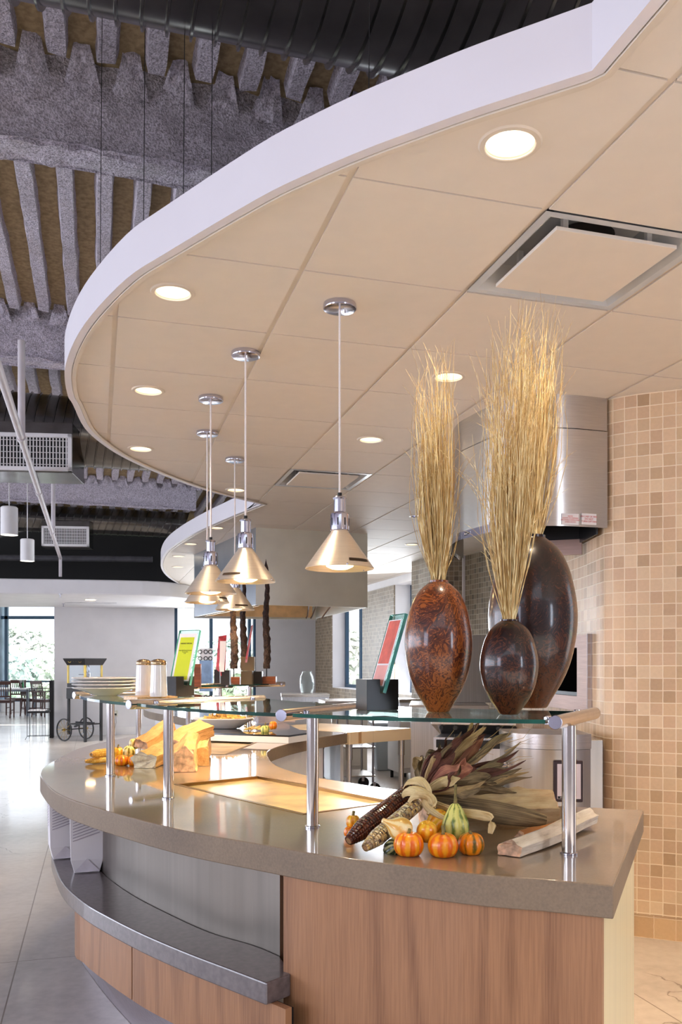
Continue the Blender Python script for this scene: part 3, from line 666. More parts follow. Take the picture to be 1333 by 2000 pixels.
def rail(k):
    (a, b) = tubes[k]; a, b = Vector((*a, ZG)), Vector((*b, ZG)); d = (b-a).normalized(); sd = Vector((d.y, -d.x, 0))
    e = thing('shelf_rail', tube_labs[k], 'rail', ((a+b)/2)[:], 0, 'steel rails holding the glass shelves')
    MB().tube([a+d*.002, b-d*.002], .0168, 24).build('tube', M_tube, e, True)
    m = Matrix.Identity(4)
    for p, q in ((a, -d), (b, d)):
        MB().tube([p+q*-.001, p+q*.002, p+q*.003], [.0168, .0168, .0155], 24).build('end_cap', M_chrome, e)
    for s_ in (.14, .86):
        c = a.lerp(b, s_)
        for sg in (-1, 1):
            if k == 0 and sg == 1: continue
            MB().tube([c+sd*sg*.014, c+sd*sg*.030], [.006, .006], 10).build('stud', M_tube, e, True)
            MB().lathe([(.009, -.009), (.010, -.004), (.010, .009), (.007, .012)], c+sd*sg*.034, 12).build('clamp', M_chrome, e, True)
    return a, b, d, sd
rails = [rail(k) for k in range(7)]
M_gedge = mat('green_glass_edge', (12, 70, 58), .08, var=.5, scale=6, stretch=(1, 1, 1), coat=1.0)
M_gtop = glassy('shelf_glass', (226, 240, 234), 1.0, .0, .05, 1.6)
def shelf(i, j, bulge_f, bulge_b, lab, f0=.012, f1=.012):
    a1, b1, d1, s1_ = rails[i]; a2, b2, d2, s2_ = rails[j]     # i to the right, j to the left
    A = a1+d1*f0-s1_*.028; B = b1-d1*.02-s1_*.028; C = b2-d2*.02+s2_*.028; D = a2+d2*f1+s2_*.028
    nf = Vector(((D-A).y, -(D-A).x, 0)).normalized()
    if nf.dot(-d1) < 0: nf = -nf
    def arc(p, q, h): return [p.lerp(q, k/14)+nf*h*4*(k/14)*(1-k/14) for k in range(15)]
    poly = arc(A, D, bulge_f)+arc(C, B, bulge_b)
    poly = [Vector((p.x, p.y)) for p in poly]; c = sum(poly, Vector((0, 0)))/len(poly)
    e = thing('glass_shelf', lab, 'glass shelf', (c.x, c.y, ZG), 0, 'curved glass shelves over the counter')
    MB().prism(poly, ZG-.0045, ZG+.0055).build('glass_plate', M_gtop, e)
    fr_ = poly[:15]; bk_ = poly[15:]
    cg = sum(poly, Vector((0, 0)))/len(poly); cl = [cg+(p-cg)*1.002 for p in poly+[poly[0]]]
    MB().strip(cl, ZG-.0043, ZG+.0053, 0).build('ground_edge', M_gedge, e)
    bpy.data.objects[-1] if False else None
    return e
shelf(0, 1, .05, .03, 'near curved glass shelf carrying the three brown vases')
shelf(1, 2, .05, .03, 'middle curved glass shelf with the black menu block and shakers')
shelf(2, 3, .05, .03, 'left curved glass shelf carrying the stacked white plates')
shelf(5, 4, .02, .01, 'far small glass shelf behind the plates')
shelf(6, 5, .02, .0, 'farthest glass shelf carrying the dark twisted sculptures', .0)

# ------------------------------------------------------------------ pendant heat lamps
def lamp_mesh():
    e = thing('pendant_lamp', 'x', 'pendant lamp', (0, 0, ZC), 0, 'aluminium cone heat lamps on cords', local=True)
    zr = 1.737-ZC
    MB().lathe([(.056, -.022), (.062, -.020), (.064, -.014), (.062, -.001), (.03, .0)], n=40).build('ceiling_rose', M_chrome, e, True)
    MB().lathe([(.0035, -.034), (.0035, -.022)], (.018, -.01, 0), 8).build('rose_screw', M_tube, e)
    MB().tube([(0, 0, -.02), (0, 0, zr+.285)], .0045, 8).build('cord', mat('white_cord', (232, 224, 222), .5, var=.06, scale=400), e, True)
    MB().lathe([(.008, .27), (.008, .288)], (0, 0, zr), 12).build('cord_grip', M_dark, e)
    MB().lathe([(.0, .272), (.024, .272), (.026, .268), (.0235, .262), (.0225, .262), (.0225, .215), (.026, .212)], (0, 0, zr), 32, cap=(False, False)).build('socket_cap', M_chrome, e, True)
    sl = MB().lathe([(.0225, .214), (.034, .208), (.0355, .20), (.0355, .146), (.031, .142)], (0, 0, zr), 32, cap=(False, False)).build('sleeve', M_chrome, e, True)
    sl_ = MB()
    for k in range(8):
        a = k*PI/4+.2; sl_.box((math.cos(a)*.0352, math.sin(a)*.0352, zr+.176), (.002, .005, .028), a)
    sl_.build('vent_slots', M_dark, sl)
    MB().lathe([(.032, .145), (.033, .140), (.129, .005), (.131, .0), (.1295, -.001), (.127, .003), (.031, .137)], (0, 0, zr), 56, cap=(False, False)).build('lamp_shade', M_alu, e, True)
    MB().lathe([(.001, -.004), (.03, -.001), (.05, .008), (.057, .022), (.05, .045), (.022, .09), (.018, .13)], (0, 0, zr), 28).build('bulb', M_lampglow, e, True)
    lb = MB(); vs = []
    for z, r_ in ((.020, .1205), (.030, .1135)):
        for k in range(7):
            a = R(-95)+k*R(7.5); vs.append((r_*math.cos(a), r_*math.sin(a), zr+z))
    lb.add(vs, [(k, k+1, 8+k, 7+k) for k in range(6)]).build('maker_plate', mat('bronze_plate', (70, 52, 34), .4, .5), e)
    for k in range(3):
        a = k*2*PI/3+.35; MB().lathe([(.003, -.001), (.004, .004), (.002, .007)], (.129*math.cos(a), .129*math.sin(a), zr+.002), 8).build('rim_stud', M_chrome, e)
    return e
lm = lamp_mesh(); lamps = [(664, 594), (480, 688), (412, 776), (405, 843), (459, 895)]
ll = ['nearest aluminium cone pendant lamp, alone at the right', 'aluminium cone pendant lamp, second nearest, in front of the steel hood edge', 'aluminium cone pendant lamp at the left, upper of the overlapping pair', 'aluminium cone pendant lamp mostly hidden behind the left one', 'farthest aluminium cone pendant lamp, small, above the dark sculptures']
rots = [.42, -.75, 2.4, .9, .25]
for k, a in enumerate(lamps):
    c = CP(*a); o = lm if k == 0 else dup(lm, (c.x, c.y, ZC))
    o.location = (c.x, c.y, ZC); o.rotation_euler.z = rots[k]; o['label'] = ll[k]
    light('SPOT', 'heat_lamp_glow', (c.x, c.y, 1.728), (84, 40, 12, 12, 12)[k], (1.0, .70, .38), .045, (c.x, c.y, 0), spot=R(118), blend=.5)
# ================================================================== vases with dried grass
def vase_mat(name, c0, c1, c2):
    t = NT(name); v = t.coord('Object', (1, 1, .9)); n0 = t.n('TexNoise', {'Vector': v, 'Scale': 5.0, 'Detail': 3})
    d = t.n('VectorMath', {0: v, 1: t.n('VectorMath', {0: n0.outputs['Color'], 'Scale': .35}, operation='SCALE').outputs[0]}, operation='ADD')
    n1 = t.n('TexNoise', {'Vector': d.outputs[0], 'Scale': 62.0, 'Detail': 4, 'Distortion': 2.2}); n2 = t.n('TexNoise', {'Vector': v, 'Scale': 3.2, 'Detail': 2})
    m = t.n('Math', {0: n2.outputs['Fac'], 1: .9, 2: n1.outputs['Fac']}, operation='MULTIPLY_ADD')
    t.set(Base_Color=t.ramp(m.outputs[0], [(.66, c0), (.92, c1), (1.12 if False else .99, c2)]), Roughness=.34)
    t.b.inputs['Coat Weight'].default_value = .6; t.b.inputs['Coat Roughness'].default_value = .1; t.b.inputs['Specular IOR Level'].default_value = .3; return t.m
Mv1 = vase_mat('swirled_brown_lacquer', (34, 13, 8), (92, 42, 18), (150, 82, 34)); Mv2 = vase_mat('dark_brown_lacquer', (18, 8, 8), (38, 16, 11), (84, 42, 20))
def straw(name, c0, c1):
    t = NT(name); c = t.n('TexNoise', {'Vector': t.coord('Object', (1, 1, .02)), 'Scale': 180.0, 'Detail': 1})
    t.set(Base_Color=t.ramp(c.outputs['Fac'], [(.35, c0), (.5, (206, 174, 110)), (.62, c1)]), Roughness=.6); return t.m
M_straw = straw('dried_grass', (184, 146, 92), (248, 230, 176))
def vase(px, base_py, Y, hpx_top, rmax, m, lab, glab, tops, ns, spread, lean=0, zt=None):
    z0 = ZG+.0057; X = (px-CX)/F*Y; zt = H+(HY-hpx_top)/F*Y; h = zt-z0; e = thing('vase', lab, 'vase', (X, Y, z0), 0, 'tall brown lacquered vases')
    prof = []; sh = [(.30, 0), (.345, .012), (.45, .06), (.66, .15), (.84, .26), (.95, .38), (1.0, .50), (.985, .60), (.92, .70), (.82, .80), (.66, .89), (.48, .945), (.335, .975), (.285, .985), (.285, 1.0), (.24, 1.0), (.22, .97), (.3, .9)]
    pp = smooth_line([(r_*rmax, z_*h, 0) for r_, z_ in sh[:13]], 4); pp = [(p.x, p.y) for p in pp]+[(r_*rmax, z_*h) for r_, z_ in sh[13:]]
    MB().lathe(pp, (X, Y, z0), 56, cap=(True, False)).build('body', m, e, True)
    ht = H+(HY-tops)/F*Y-zt; b = MB(); rn = .235*rmax; rnd = random.Random(int(px))
    for k in range(ns):
        a = rnd.random()*2*PI; q = math.sqrt(rnd.random()); bx, by = rn*.93*q*math.cos(a), rn*.93*q*math.sin(a)
        L = ht*(.44+.46*rnd.random()**1.5) if rnd.random() > .07 else ht*(.9+.1*rnd.random()); sp = spread*(.35+.65*q)*(1 if rnd.random() > .08 else 1.9)
        ox, oy = math.cos(a)*sp*L+lean*L*.25, math.sin(a)*sp*L; cx_, cy_ = rnd.gauss(0, .02), rnd.gauss(0, .02); kink = rnd.gauss(0, .018)
        if L > ht*.88: ox *= .5; oy *= .5
        pts = [(X+bx*.6, Y+by*.6, zt-.22*h), (X+bx, Y+by, zt+.0)]; r0 = .0008+.0005*rnd.random()
        for s_ in (.25, .5, .72, .88, 1.0):
            pts.append((X+bx+ox*s_**1.7+cx_*math.sin(s_*3)+(kink if s_ > .9 else 0), Y+by+oy*s_**1.7+cy_*math.sin(s_*2.6), zt+L*s_*(1-.02*s_)))
        b.tube(pts, [r0, r0, r0, r0*.9, r0*.75, r0*.6, r0*.3], 3, cap=False)
    for k in range(ns//14):              # wiry flyaways that arch outwards
        a = rnd.random()*2*PI; L = ht*(.25+.5*rnd.random()); sp = spread*(1.8+2.2*rnd.random())
        pts = [(X+math.cos(a)*rn*.8, Y+math.sin(a)*rn*.8, zt)]
        for s_ in (.3, .55, .75, .9, 1.0): pts.append((X+math.cos(a)*(rn*.8+sp*L*s_**2.2), Y+math.sin(a)*(rn*.8+sp*L*s_**2.2), zt+L*s_*(1-.22*s_*s_)))
        b.tube(pts, [.001, .001, .0009, .0008, .0006, .0003], 3, cap=False)
    tag(b.build('dried_grass', M_straw, org=(X, Y, zt)), glab, 'dried grass', 'tufts of dried grass in the vases', 'stuff')
vase(1041, 1395, 2.66, 1046, .1325, Mv2, 'tallest and widest dark brown vase, rear one at the right of the glass shelf', 'tall tuft of dried grass in the tallest rear vase', 560, 330, .085, .12)
vase(857, 1393, 2.42, 1134, .0925, Mv1, 'medium reddish brown swirled vase at the left of the glass shelf', 'tuft of dried grass in the left medium vase', 650, 300, .06, -.12)
vase(995, 1399, 2.30, 1210, .0755, Mv2, 'smallest dark brown vase at the front of the glass shelf', 'tall tuft of dried grass in the smallest front vase', 570, 420, .095, .03)

# ================================================================== pumpkins, gourds, corn and logs
def squash(name, cat, lab, c, r, h, mat_, ribs=9, depth=.09, group=None, stem=.016, prof=None, tilt=(0, 0), stem_mat=None, sd=0, bend=0):
    e = thing(name, lab, cat, (c[0], c[1], c[2]), 0, group, local=True)
    prof = prof or [(.0, .10), (.30, .03), (.62, .0), (.88, .16), (1.0, .42), (.96, .66), (.78, .88), (.45, 1.0), (.16, .965), (.0, .93)]
    pp = [(max(.0005, p.x)*r, p.y*h) for p in smooth_line([(a, b, 0) for a, b in prof], 3)]
    b = MB().lathe(pp, (0, 0, 0), 72, rib=lambda a, z: 1-depth*(1-abs(math.cos(a*ribs/2+sd))**.6)+.012*noise.noise(Vector((math.cos(a)*3+sd, math.sin(a)*3, z*60))))
    if bend: b.v = [Vector((v.x+bend*(v.z/h)**2, v.y, v.z)) for v in b.v]
    b.build('body', mat_, e, True)
    if stem:
        zt = pp[-1][1]; x0 = bend
        MB().tube([(x0, 0, zt-.004), (x0+.001, 0, zt+stem*.5), (x0+.004+tilt[1]*.0, .002, zt+stem)], [.0052, .0034, .0040], 8).build('stem', stem_mat or M_stem, e, True)
    e.rotation_euler = (tilt[0], tilt[1], sd); return e
M_stem = mat('dry_stem', (118, 104, 58), .8, var=.25, scale=60)
def streak(name, c0, c1, ribs, sc_=1.0, sharp=.5, rough=.32):
    t = NT(name); s_ = t.n('SeparateXYZ', {0: t.coord('Object')}); an = t.n('Math', {0: s_.outputs[1], 1: s_.outputs[0]}, operation='ARCTAN2')
    wv = t.n('Math', {0: t.n('Math', {0: an.outputs[0], 1: float(ribs)}, operation='MULTIPLY').outputs[0]}, operation='COSINE')
    nz = t.n('TexNoise', {'Vector': t.coord('Object'), 'Scale': 45.0, 'Detail': 5}); f = t.n('Math', {0: nz.outputs['Fac'], 1: 2.2, 2: t.n('Math', {0: wv.outputs[0], 1: .45}, operation='MULTIPLY').outputs[0]}, operation='MULTIPLY_ADD')
    t.set(Base_Color=t.ramp(t.n('MapRange', {'Value': f.outputs[0], 'From Min': 0.0, 'From Max': 2.2}).outputs[0], [(sharp-.12, c0), (sharp+.12, c1)]), Roughness=rough); t.b.inputs['Coat Weight'].default_value = .3; t.bump(nz.outputs['Fac'], .1, .002); return t.m
Mo1 = streak('orange_streaked_skin', (236, 106, 2), (255, 162, 18), 9); Mo2 = streak('orange_green_skin', (104, 84, 16), (246, 140, 12), 8, sharp=.36)
My1 = streak('yellow_skin', (238, 150, 18), (252, 196, 52), 7); Mcr = streak('cream_skin', (232, 176, 84), (250, 226, 164), 6)
Mgy = streak('green_yellow_skin', (104, 122, 42), (226, 220, 120), 8, sharp=.4); Mgr = streak('dark_green_skin', (36, 48, 22), (168, 164, 110), 10, sharp=.62); Mst = streak('striped_skin', (150, 120, 40), (252, 224, 134), 7, sharp=.42)
GP = 'small pumpkins and gourds beside the corn bundle'; GL = 'small pumpkins and gourds beside the split logs'
def on(px, py_base, zb=ZT): p = P(px, py_base, zb); return p
def put(fn, name, cat, lab, px, py, rpx, hpx, mat_, z=None, Y=None, **kw):
    c = P(px, py, ZT+.0004) if z is None else Q(px, py, Y); Yc = c.y+ (0 if z is not None else rpx/F*c.y*.6); s_ = Yc/F
    return squash(name, cat, lab, (((px-CX)/F)*Yc, Yc, c.z), rpx*s_, hpx*s_, mat_, **kw)
put(0, 'pumpkin', 'pumpkin', 'small orange pumpkin with a pale streak, leftmost of the front row by the corn', 799, 1674, 30, 44, Mo1, group=GP, sd=.4, stem=.012)
put(0, 'pumpkin', 'pumpkin', 'small bright orange pumpkin with a stub stem, middle of the front row by the corn', 866, 1676, 30, 44, Mo1, group=GP, sd=1.3, stem=.022)
put(0, 'pumpkin', 'pumpkin', 'small orange pumpkin with greenish streaks, rightmost of the front row by the corn', 921, 1671, 26, 40, Mo2, group=GP, sd=2.1, stem=.008)
put(0, 'gourd', 'gourd', 'little round yellow orange gourd on top of two pumpkins', 832, 1639, 20, 38, My1, z=1, Y=2.17, group=GP, sd=.2, stem=0, ribs=7, depth=.03, tilt=(R(25), 0))
put(0, 'gourd', 'gourd', 'bumpy yellow orange gourd behind the little round one', 845, 1622, 24, 44, My1, z=1, Y=2.25, group=GP, sd=.9, stem=0, ribs=9, depth=.14, tilt=(R(30), R(20)))
pear = [(.0, .03), (.45, .0), (.85, .12), (1.0, .32), (.92, .52), (.68, .72), (.46, .88), (.26, .97), (.0, 1.0)]
put(0, 'gourd', 'gourd', 'pear shaped yellow and green warty gourd standing over the pumpkins', 890, 1640, 27, 72, Mgy, z=1, Y=2.21, group=GP, sd=.9, ribs=8, depth=.16, prof=pear, stem=.045)
put(0, 'gourd', 'gourd', 'dark green striped little gourd at the foot of the corn ears', 760, 1665, 18, 40, Mgr, group=GP, sd=.5, ribs=10, depth=.12, stem=0, tilt=(R(60), 0))
crook = [(.0, .02), (.5, .0), (.9, .14), (1.0, .34), (.85, .54), (.50, .70), (.30, .82), (.22, .92), (.2, 1.0), (.0, 1.02)]
g = put(0, 'gourd', 'gourd', 'cream gourd with a crooked neck lying on the pumpkins', 800, 1628, 24, 62, Mcr, z=1, Y=2.16, group=GP, sd=.1, ribs=8, depth=.05, prof=crook, stem=0, tilt=(R(10), R(-62)))
put(0, 'gourd', 'gourd', 'small pale orange gourd behind the dark corn ear', 690, 1618, 14, 26, My1, z=1, Y=2.38, group=GP, sd=.6, stem=.012, ribs=8)
put(0, 'gourd', 'gourd', 'tiny orange gourd peeping out left of the dark corn ear', 683, 1636, 11, 20, Mo1, group=GP, sd=.2, stem=0, ribs=8)
# left cluster
put(0, 'pumpkin', 'pumpkin', 'small orange pumpkin at the left cluster, nearest the thin corn ears', 238, 1496, 14.5, 20, Mo1, group=GL, sd=.4, stem=0)
put(0, 'pumpkin', 'pumpkin', 'small orange pumpkin tucked against the pale split log', 263, 1496, 13.5, 20, Mo1, group=GL, sd=1.1, stem=0)
put(0, 'gourd', 'gourd', 'small green striped cream gourd sitting over the two left pumpkins', 251, 1479, 12, 23, Mst, z=1, Y=4.12, group=GL, ribs=8, depth=.1, stem=0, tilt=(R(20), R(10)))
put(0, 'gourd', 'gourd', 'small orange gourd behind the left steel post', 230, 1480, 11, 19, My1, z=1, Y=4.2, group=GL, ribs=8, stem=.02)
put(0, 'gourd', 'gourd', 'knobbly yellow gourd touching the upper split log at the left', 262, 1463, 10, 20, Mst, z=1, Y=4.3, group=GL, ribs=5, depth=.2, stem=0, sd=1)
# far little ones by the platter
put(0, 'gourd', 'gourd', 'tiny orange gourd beside the white platter', 534, 1424, 8, 15, Mo1, z=1, Y=5.45, group='tiny gourds beside the white platter', ribs=7, stem=0)
put(0, 'gourd', 'gourd', 'tiny yellow green gourd on the black slab beside the platter', 518, 1432, 9, 15, Mgy, z=1, Y=5.35, group='tiny gourds beside the white platter', ribs=7, stem=.02)

# corn ears: rows of real kernels on a cob
def kern_mat(name, cols):
    t = NT(name); g_ = t.n('NewGeometry'); t.set(Base_Color=t.ramp(g_.outputs['Random Per Island'], [(i/(len(cols)-1), c) for i, c in enumerate(cols)]), Roughness=.28); t.b.inputs['Coat Weight'].default_value = .4; return t.m
Mk1 = kern_mat('dark_red_kernels', [(50, 16, 12), (98, 38, 18), (70, 24, 14), (132, 66, 28), (60, 20, 16), (40, 14, 14)])
Mk2 = kern_mat('speckled_kernels', [(232, 204, 140), (60, 44, 48), (214, 176, 104), (120, 88, 80), (240, 220, 170), (84, 60, 56), (200, 164, 96)])
Mk3 = kern_mat('golden_kernels', [(242, 196, 92), (228, 166, 60), (250, 214, 128)])
Mcob = mat('cob', (150, 110, 70), .7)
def corn(a, b, r, mat_, lab, group, rows=14):
    a, b = Vector(a), Vector(b); L = (b-a).length; e = thing('corn_ear', lab, 'corn', a[:], 0, group)
    n = int(L/.0074); d = (b-a).normalized(); x = d.cross(Vector((0, 0, 1))).normalized(); y = d.cross(x)
    def rad(t): return r*min(1, .42+1.9*t**.8)*(1-.12*t)
    MB().tube([a+d*L*t for t in (0, .1, .3, .6, 1)], [rad(t)*.82 for t in (0, .1, .3, .6, 1)], 12).build('cob', Mcob, e, True)
    m = MB()
    for i in range(n):
        t = (i+.5)/n; q = rad(t); s0 = L/n*.52; w_ = 2*PI*q/rows*.47
        for k in range(rows):
            an = k*2*PI/rows+.06*math.sin(i*.5); o = x*math.cos(an)+y*math.sin(an); tg = d.cross(o); c = a+d*(L*t)+o*q*.80
            sc_ = .88+.2*random.random(); s1_, w1 = s0*sc_, w_*sc_; vs = []
            for hh, f_ in ((0, 1), (q*.17, .95), (q*.27, .5)):
                for u_, v_ in ((-1, -1), (1, -1), (1, 1), (-1, 1)): vs.append(c+o*hh+d*(u_*s1_*f_)+tg*(v_*w1*f_))
            m.add(vs, [(0, 1, 5, 4), (1, 2, 6, 5), (2, 3, 7, 6), (3, 0, 4, 7), (4, 5, 9, 8), (5, 6, 10, 9), (6, 7, 11, 10), (7, 4, 8, 11), (8, 9, 10, 11)])
    k = m.build('kernels', mat_, e, True); k['kind'] = 'stuff'
    return e
GB = 'ears of corn in the tied bundle'
a1_ = Q(681, 1632, 2.20); a1_.z = ZT+.020
a2_ = Q(713, 1652, 2.13); a2_.z = ZT+.017
corn(a1_, Q(812, 1538, 2.36), .0255, Mk1, 'dark red ear of corn, upper and thicker of the two in the tied bundle', GB, 12)
corn(a2_, Q(815, 1570, 2.27), .0205, Mk2, 'speckled cream and black ear of corn below the dark red one', GB, 10)
corn(Q(178, 1474, 4.05), Q(234, 1466, 4.3), .020, Mk3, 'golden ear of corn, upper one at the left end of the counter', 'golden ears of corn at the left', 10)
corn(P(166, 1487, ZT+.014), P(240, 1482, ZT+.016), .014, Mk3, 'thin golden ear of corn, lower one at the left end of the counter', 'golden ears of corn at the left', 10)
# husks: curved ribbed leaves radiating from the knot
def husk(name, c0, c1):
    t = NT(name); v = t.coord('UV', (14, 1.1, 1)); a = t.n('TexNoise', {'Vector': v, 'Scale': 1.6, 'Detail': 5, 'Roughness': .65}); b = t.n('TexNoise', {'Vector': t.coord('UV', (1.5, 3, 1)), 'Scale': 1.5, 'Detail': 2})
    m = t.n('Mix', {'Factor': .4, 2: a.outputs['Fac'], 3: b.outputs['Fac']}); t.set(Base_Color=t.ramp(m.outputs[0], [(.36, c0), (.62, c1)]), Roughness=.72); t.bump(a.outputs['Fac'], .7, .004); return t.m
M_h = [husk('husk_maroon', (48, 22, 20), (132, 78, 58)), husk('husk_rose', (122, 56, 48), (202, 138, 104)), husk('husk_tan', (132, 98, 56), (214, 182, 126)), husk('husk_olive', (66, 50, 32), (166, 140, 98)), husk('husk_pale', (196, 158, 96), (242, 220, 166))]
def leaf(mb, pts, w, cup=.5, twist=0.0, side=None, tip=.1, wav=.25, seed=0, w0=.45):
    pts = smooth_line(pts, 5); n = len(pts)-1; base = len(mb.v); M_ = 9
    rnd = random.Random(seed); ph = rnd.random()*6; vs = []
    for i, p in enumerate(pts):
        t = i/n; d = (pts[min(i+1, n)]-pts[max(i-1, 0)]).normalized()
        sd = side if side is not None else Vector((0, 0, 1)).cross(d)
        sd = (sd-d*sd.dot(d)).normalized(); up = d.cross(sd); an = twist*t+.3*math.sin(ph+t*5)*wav
        s2, u2 = sd*math.cos(an)+up*math.sin(an), up*math.cos(an)-sd*math.sin(an)
        ww_ = w*(w0+(1-w0)*math.sin(min(1, t*1.5)*PI/2))*(1 if t < .55 else tip+(1-tip)*math.cos((t-.55)/.45*PI/2))
        for k in range(M_):
            q = (k/(M_-1)-.5)*2; edge = wav*.25*math.sin(ph+t*17+q*2)*abs(q)
            vs.append(p+s2*q*ww_+u2*(cup*ww_*(1-q*q)+edge*ww_+.0012*(k % 2)+ww_*.05*math.sin(q*9)))
    mb.add(vs, [(i*M_+k, i*M_+k+1, (i+1)*M_+k+1, (i+1)*M_+k) for i in range(n) for k in range(M_-1)], [[(seed+k/(M_-1), i/n), (seed+(k+1)/(M_-1), i/n), (seed+(k+1)/(M_-1), (i+1)/n), (seed+k/(M_-1), (i+1)/n)] for i in range(n) for k in range(M_-1)])
hb = thing('corn_husks', 'tied bunch of dry maroon, tan and olive corn husks fanning up from the two ears', 'corn husks', Q(820, 1552, 2.36)[:], 0)
K = Q(822, 1548, 2.36)
leaves = [  # (tip px, tip py, tip Y, width, material, mid lift px)
 (936, 1412, 2.48, .022, 0, -8), (950, 1420, 2.46, .018, 2, -6), (925, 1408, 2.52, .020, 2, 6), (945, 1440, 2.50, .026, 1, 4), (905, 1440, 2.40, .020, 0, -12), (968, 1452, 2.46, .017, 2, 4),
 (890, 1470, 2.36, .022, 0, -10), (1000, 1432, 2.50, .014, 3, 6), (1018, 1448, 2.48, .014, 3, 10), (985, 1492, 2.44, .022, 3, 6), (1000, 1510, 2.42, .020, 0, -6), (1020, 1500, 2.40, .012, 3, 2), (1040, 1517, 2.42, .013, 3, 8),
 (925, 1500, 2.32, .026, 1, -6), (910, 1480, 2.30, .020, 1, -10), (960, 1515, 2.36, .028, 3, -6), (1010, 1548, 2.40, .026, 3, -10), (940, 1540, 2.28, .022, 3, -4), (900, 1520, 2.28, .020, 4, -6),
 (812, 1478, 2.46, .020, 2, -4), (872, 1440, 2.46, .020, 0, -14), (845, 1500, 2.52, .024, 3, 0), (862, 1470, 2.34, .016, 0, -6)]
for k, (px, py, Y, w_, mi, lift) in enumerate(leaves):
    T = Q(px, py, Y); kk = K+Vector(((k % 5-2)*.004, (k % 3-1)*.006, (k % 4-1.5)*.004)); mid = kk.lerp(T, .5)+Vector((lift*.0004, -.01, -lift*.0013)); q3 = kk.lerp(T, .8)+Vector((.004*math.sin(k), -.004, .012*math.sin(k*2.1)))
    mb = MB(); leaf(mb, [kk.lerp(mid, 0), mid, q3, T], w_*.85, .5, math.sin(k*1.7)*1.3, Vector((.2, .5*math.sin(k*2.3), 1)), seed=k, wav=.8, tip=.04, w0=.3); mb.build('husk_leaf', M_h[mi], hb, True)
    j1, j2 = Vector((math.sin(k*3.1)*.022, math.cos(k*1.9)*.02, math.sin(k*5.3)*.022)), Vector((math.cos(k*2.1)*.012, math.sin(k)*.014, math.cos(k*4.7)*.012))
    mb = MB(); leaf(mb, [kk+j2*.3, mid+j2, q3+j1*.6, T+j1], w_*.5, .7, math.cos(k*2.7)*1.8, Vector((.2, math.sin(k*1.3), .6)), seed=k+90, wav=1.2, tip=.02, w0=.35); mb.build('husk_leaf', M_h[(3, 0, 2, 0, 3)[k % 5]], hb, True)
# long pale leaf lying to the right, drooping curl, and the tied knot
mb = MB(); leaf(mb, [K+Vector((.01, 0, -.02)), Q(900, 1575, 2.34), Q(990, 1590, 2.37), Q(1066, 1604, 2.42)], .030, .35, .2, Vector((0, .35, 1)), seed=50, wav=.2, tip=.55, w0=.5); mb.build('husk_leaf', M_h[3], hb, True)
mb = MB(); leaf(mb, [K+Vector((.0, -.01, -.01)), Q(885, 1582, 2.25), Q(938, 1592, 2.2), Q(962, 1600, 2.18), Q(958, 1628, 2.17)], .013, .3, .6, Vector((0, .2, 1)), seed=51, wav=.3, tip=.5); mb.build('husk_leaf', M_h[4], hb, True)
mb = MB(); leaf(mb, [Q(792, 1545, 2.34), Q(800, 1528, 2.30), Q(822, 1526, 2.27), Q(836, 1545, 2.25), Q(832, 1572, 2.25), Q(856, 1592, 2.22), Q(884, 1603, 2.21)], .0125, .5, .8, Vector((.7, 0, .5)), seed=52, wav=.3, tip=.3, w0=.9)
leaf(mb, [Q(786, 1560, 2.33), Q(800, 1545, 2.28), Q(826, 1550, 2.25), Q(846, 1568, 2.25), Q(838, 1592, 2.24)], .015, .6, .5, Vector((.5, 0, .7)), seed=53, wav=.3, tip=.6, w0=.9)
leaf(mb, [Q(800, 1570, 2.26), Q(815, 1552, 2.24), Q(838, 1556, 2.24), Q(846, 1578, 2.25)], .012, .6, .9, Vector((.5, 0, .7)), seed=54, wav=.3, tip=.7, w0=.9); mb.build('tie', M_h[4], hb, True)
mb = MB(); rnd = random.Random(4)
for k in range(26):
    a = rnd.random()*.9-.1; T = Q(870+rnd.random()*180, 1405+rnd.random()*110, 2.38+rnd.random()*.12); s_ = K.lerp(T, .75)
    mb.tube([s_, s_.lerp(T, .5)+Vector((rnd.gauss(0, .008), 0, rnd.gauss(0, .01))), T+Vector((0, 0, rnd.gauss(0, .012)))], [.0008, .0007, .0003], 3, cap=False)
mb.build('loose_fibres', M_h[2], hb)['kind'] = 'stuff'

# split firewood
def logwood(name, c0, c1, c2):
    t = NT(name); v = t.coord('Object', (6, 60, 60)); a = t.n('TexNoise', {'Vector': v, 'Scale': 1.0, 'Detail': 8, 'Roughness': .7}); v2 = t.coord('Object', (18, 40, 40)); b = t.n('TexNoise', {'Vector': v2, 'Scale': 1.0, 'Detail': 3})
    m = t.n('Mix', {'Factor': .4, 2: a.outputs['Fac'], 3: b.outputs['Fac']})
    t.set(Base_Color=t.ramp(m.outputs[0], [(.30, c0), (.42, c1), (.7, c2)]), Roughness=.8); t.bump(a.outputs['Fac'], .9, .006); return t.m
M_birch = logwood('pale_split_birch', (130, 108, 86), (214, 198, 178), (244, 234, 218)); M_gwood = logwood('grey_split_wood', (96, 72, 50), (172, 144, 106), (206, 186, 150)); M_ywood = logwood('fresh_split_wood', (104, 66, 34), (178, 136, 86), (206, 170, 118))
M_end = mat('sawn_log_end', (204, 166, 134), .85, var=.25, scale=40, bump=.4); M_bark = mat('tree_bark', (96, 72, 52), .9, var=.4, scale=30, bump=.8)
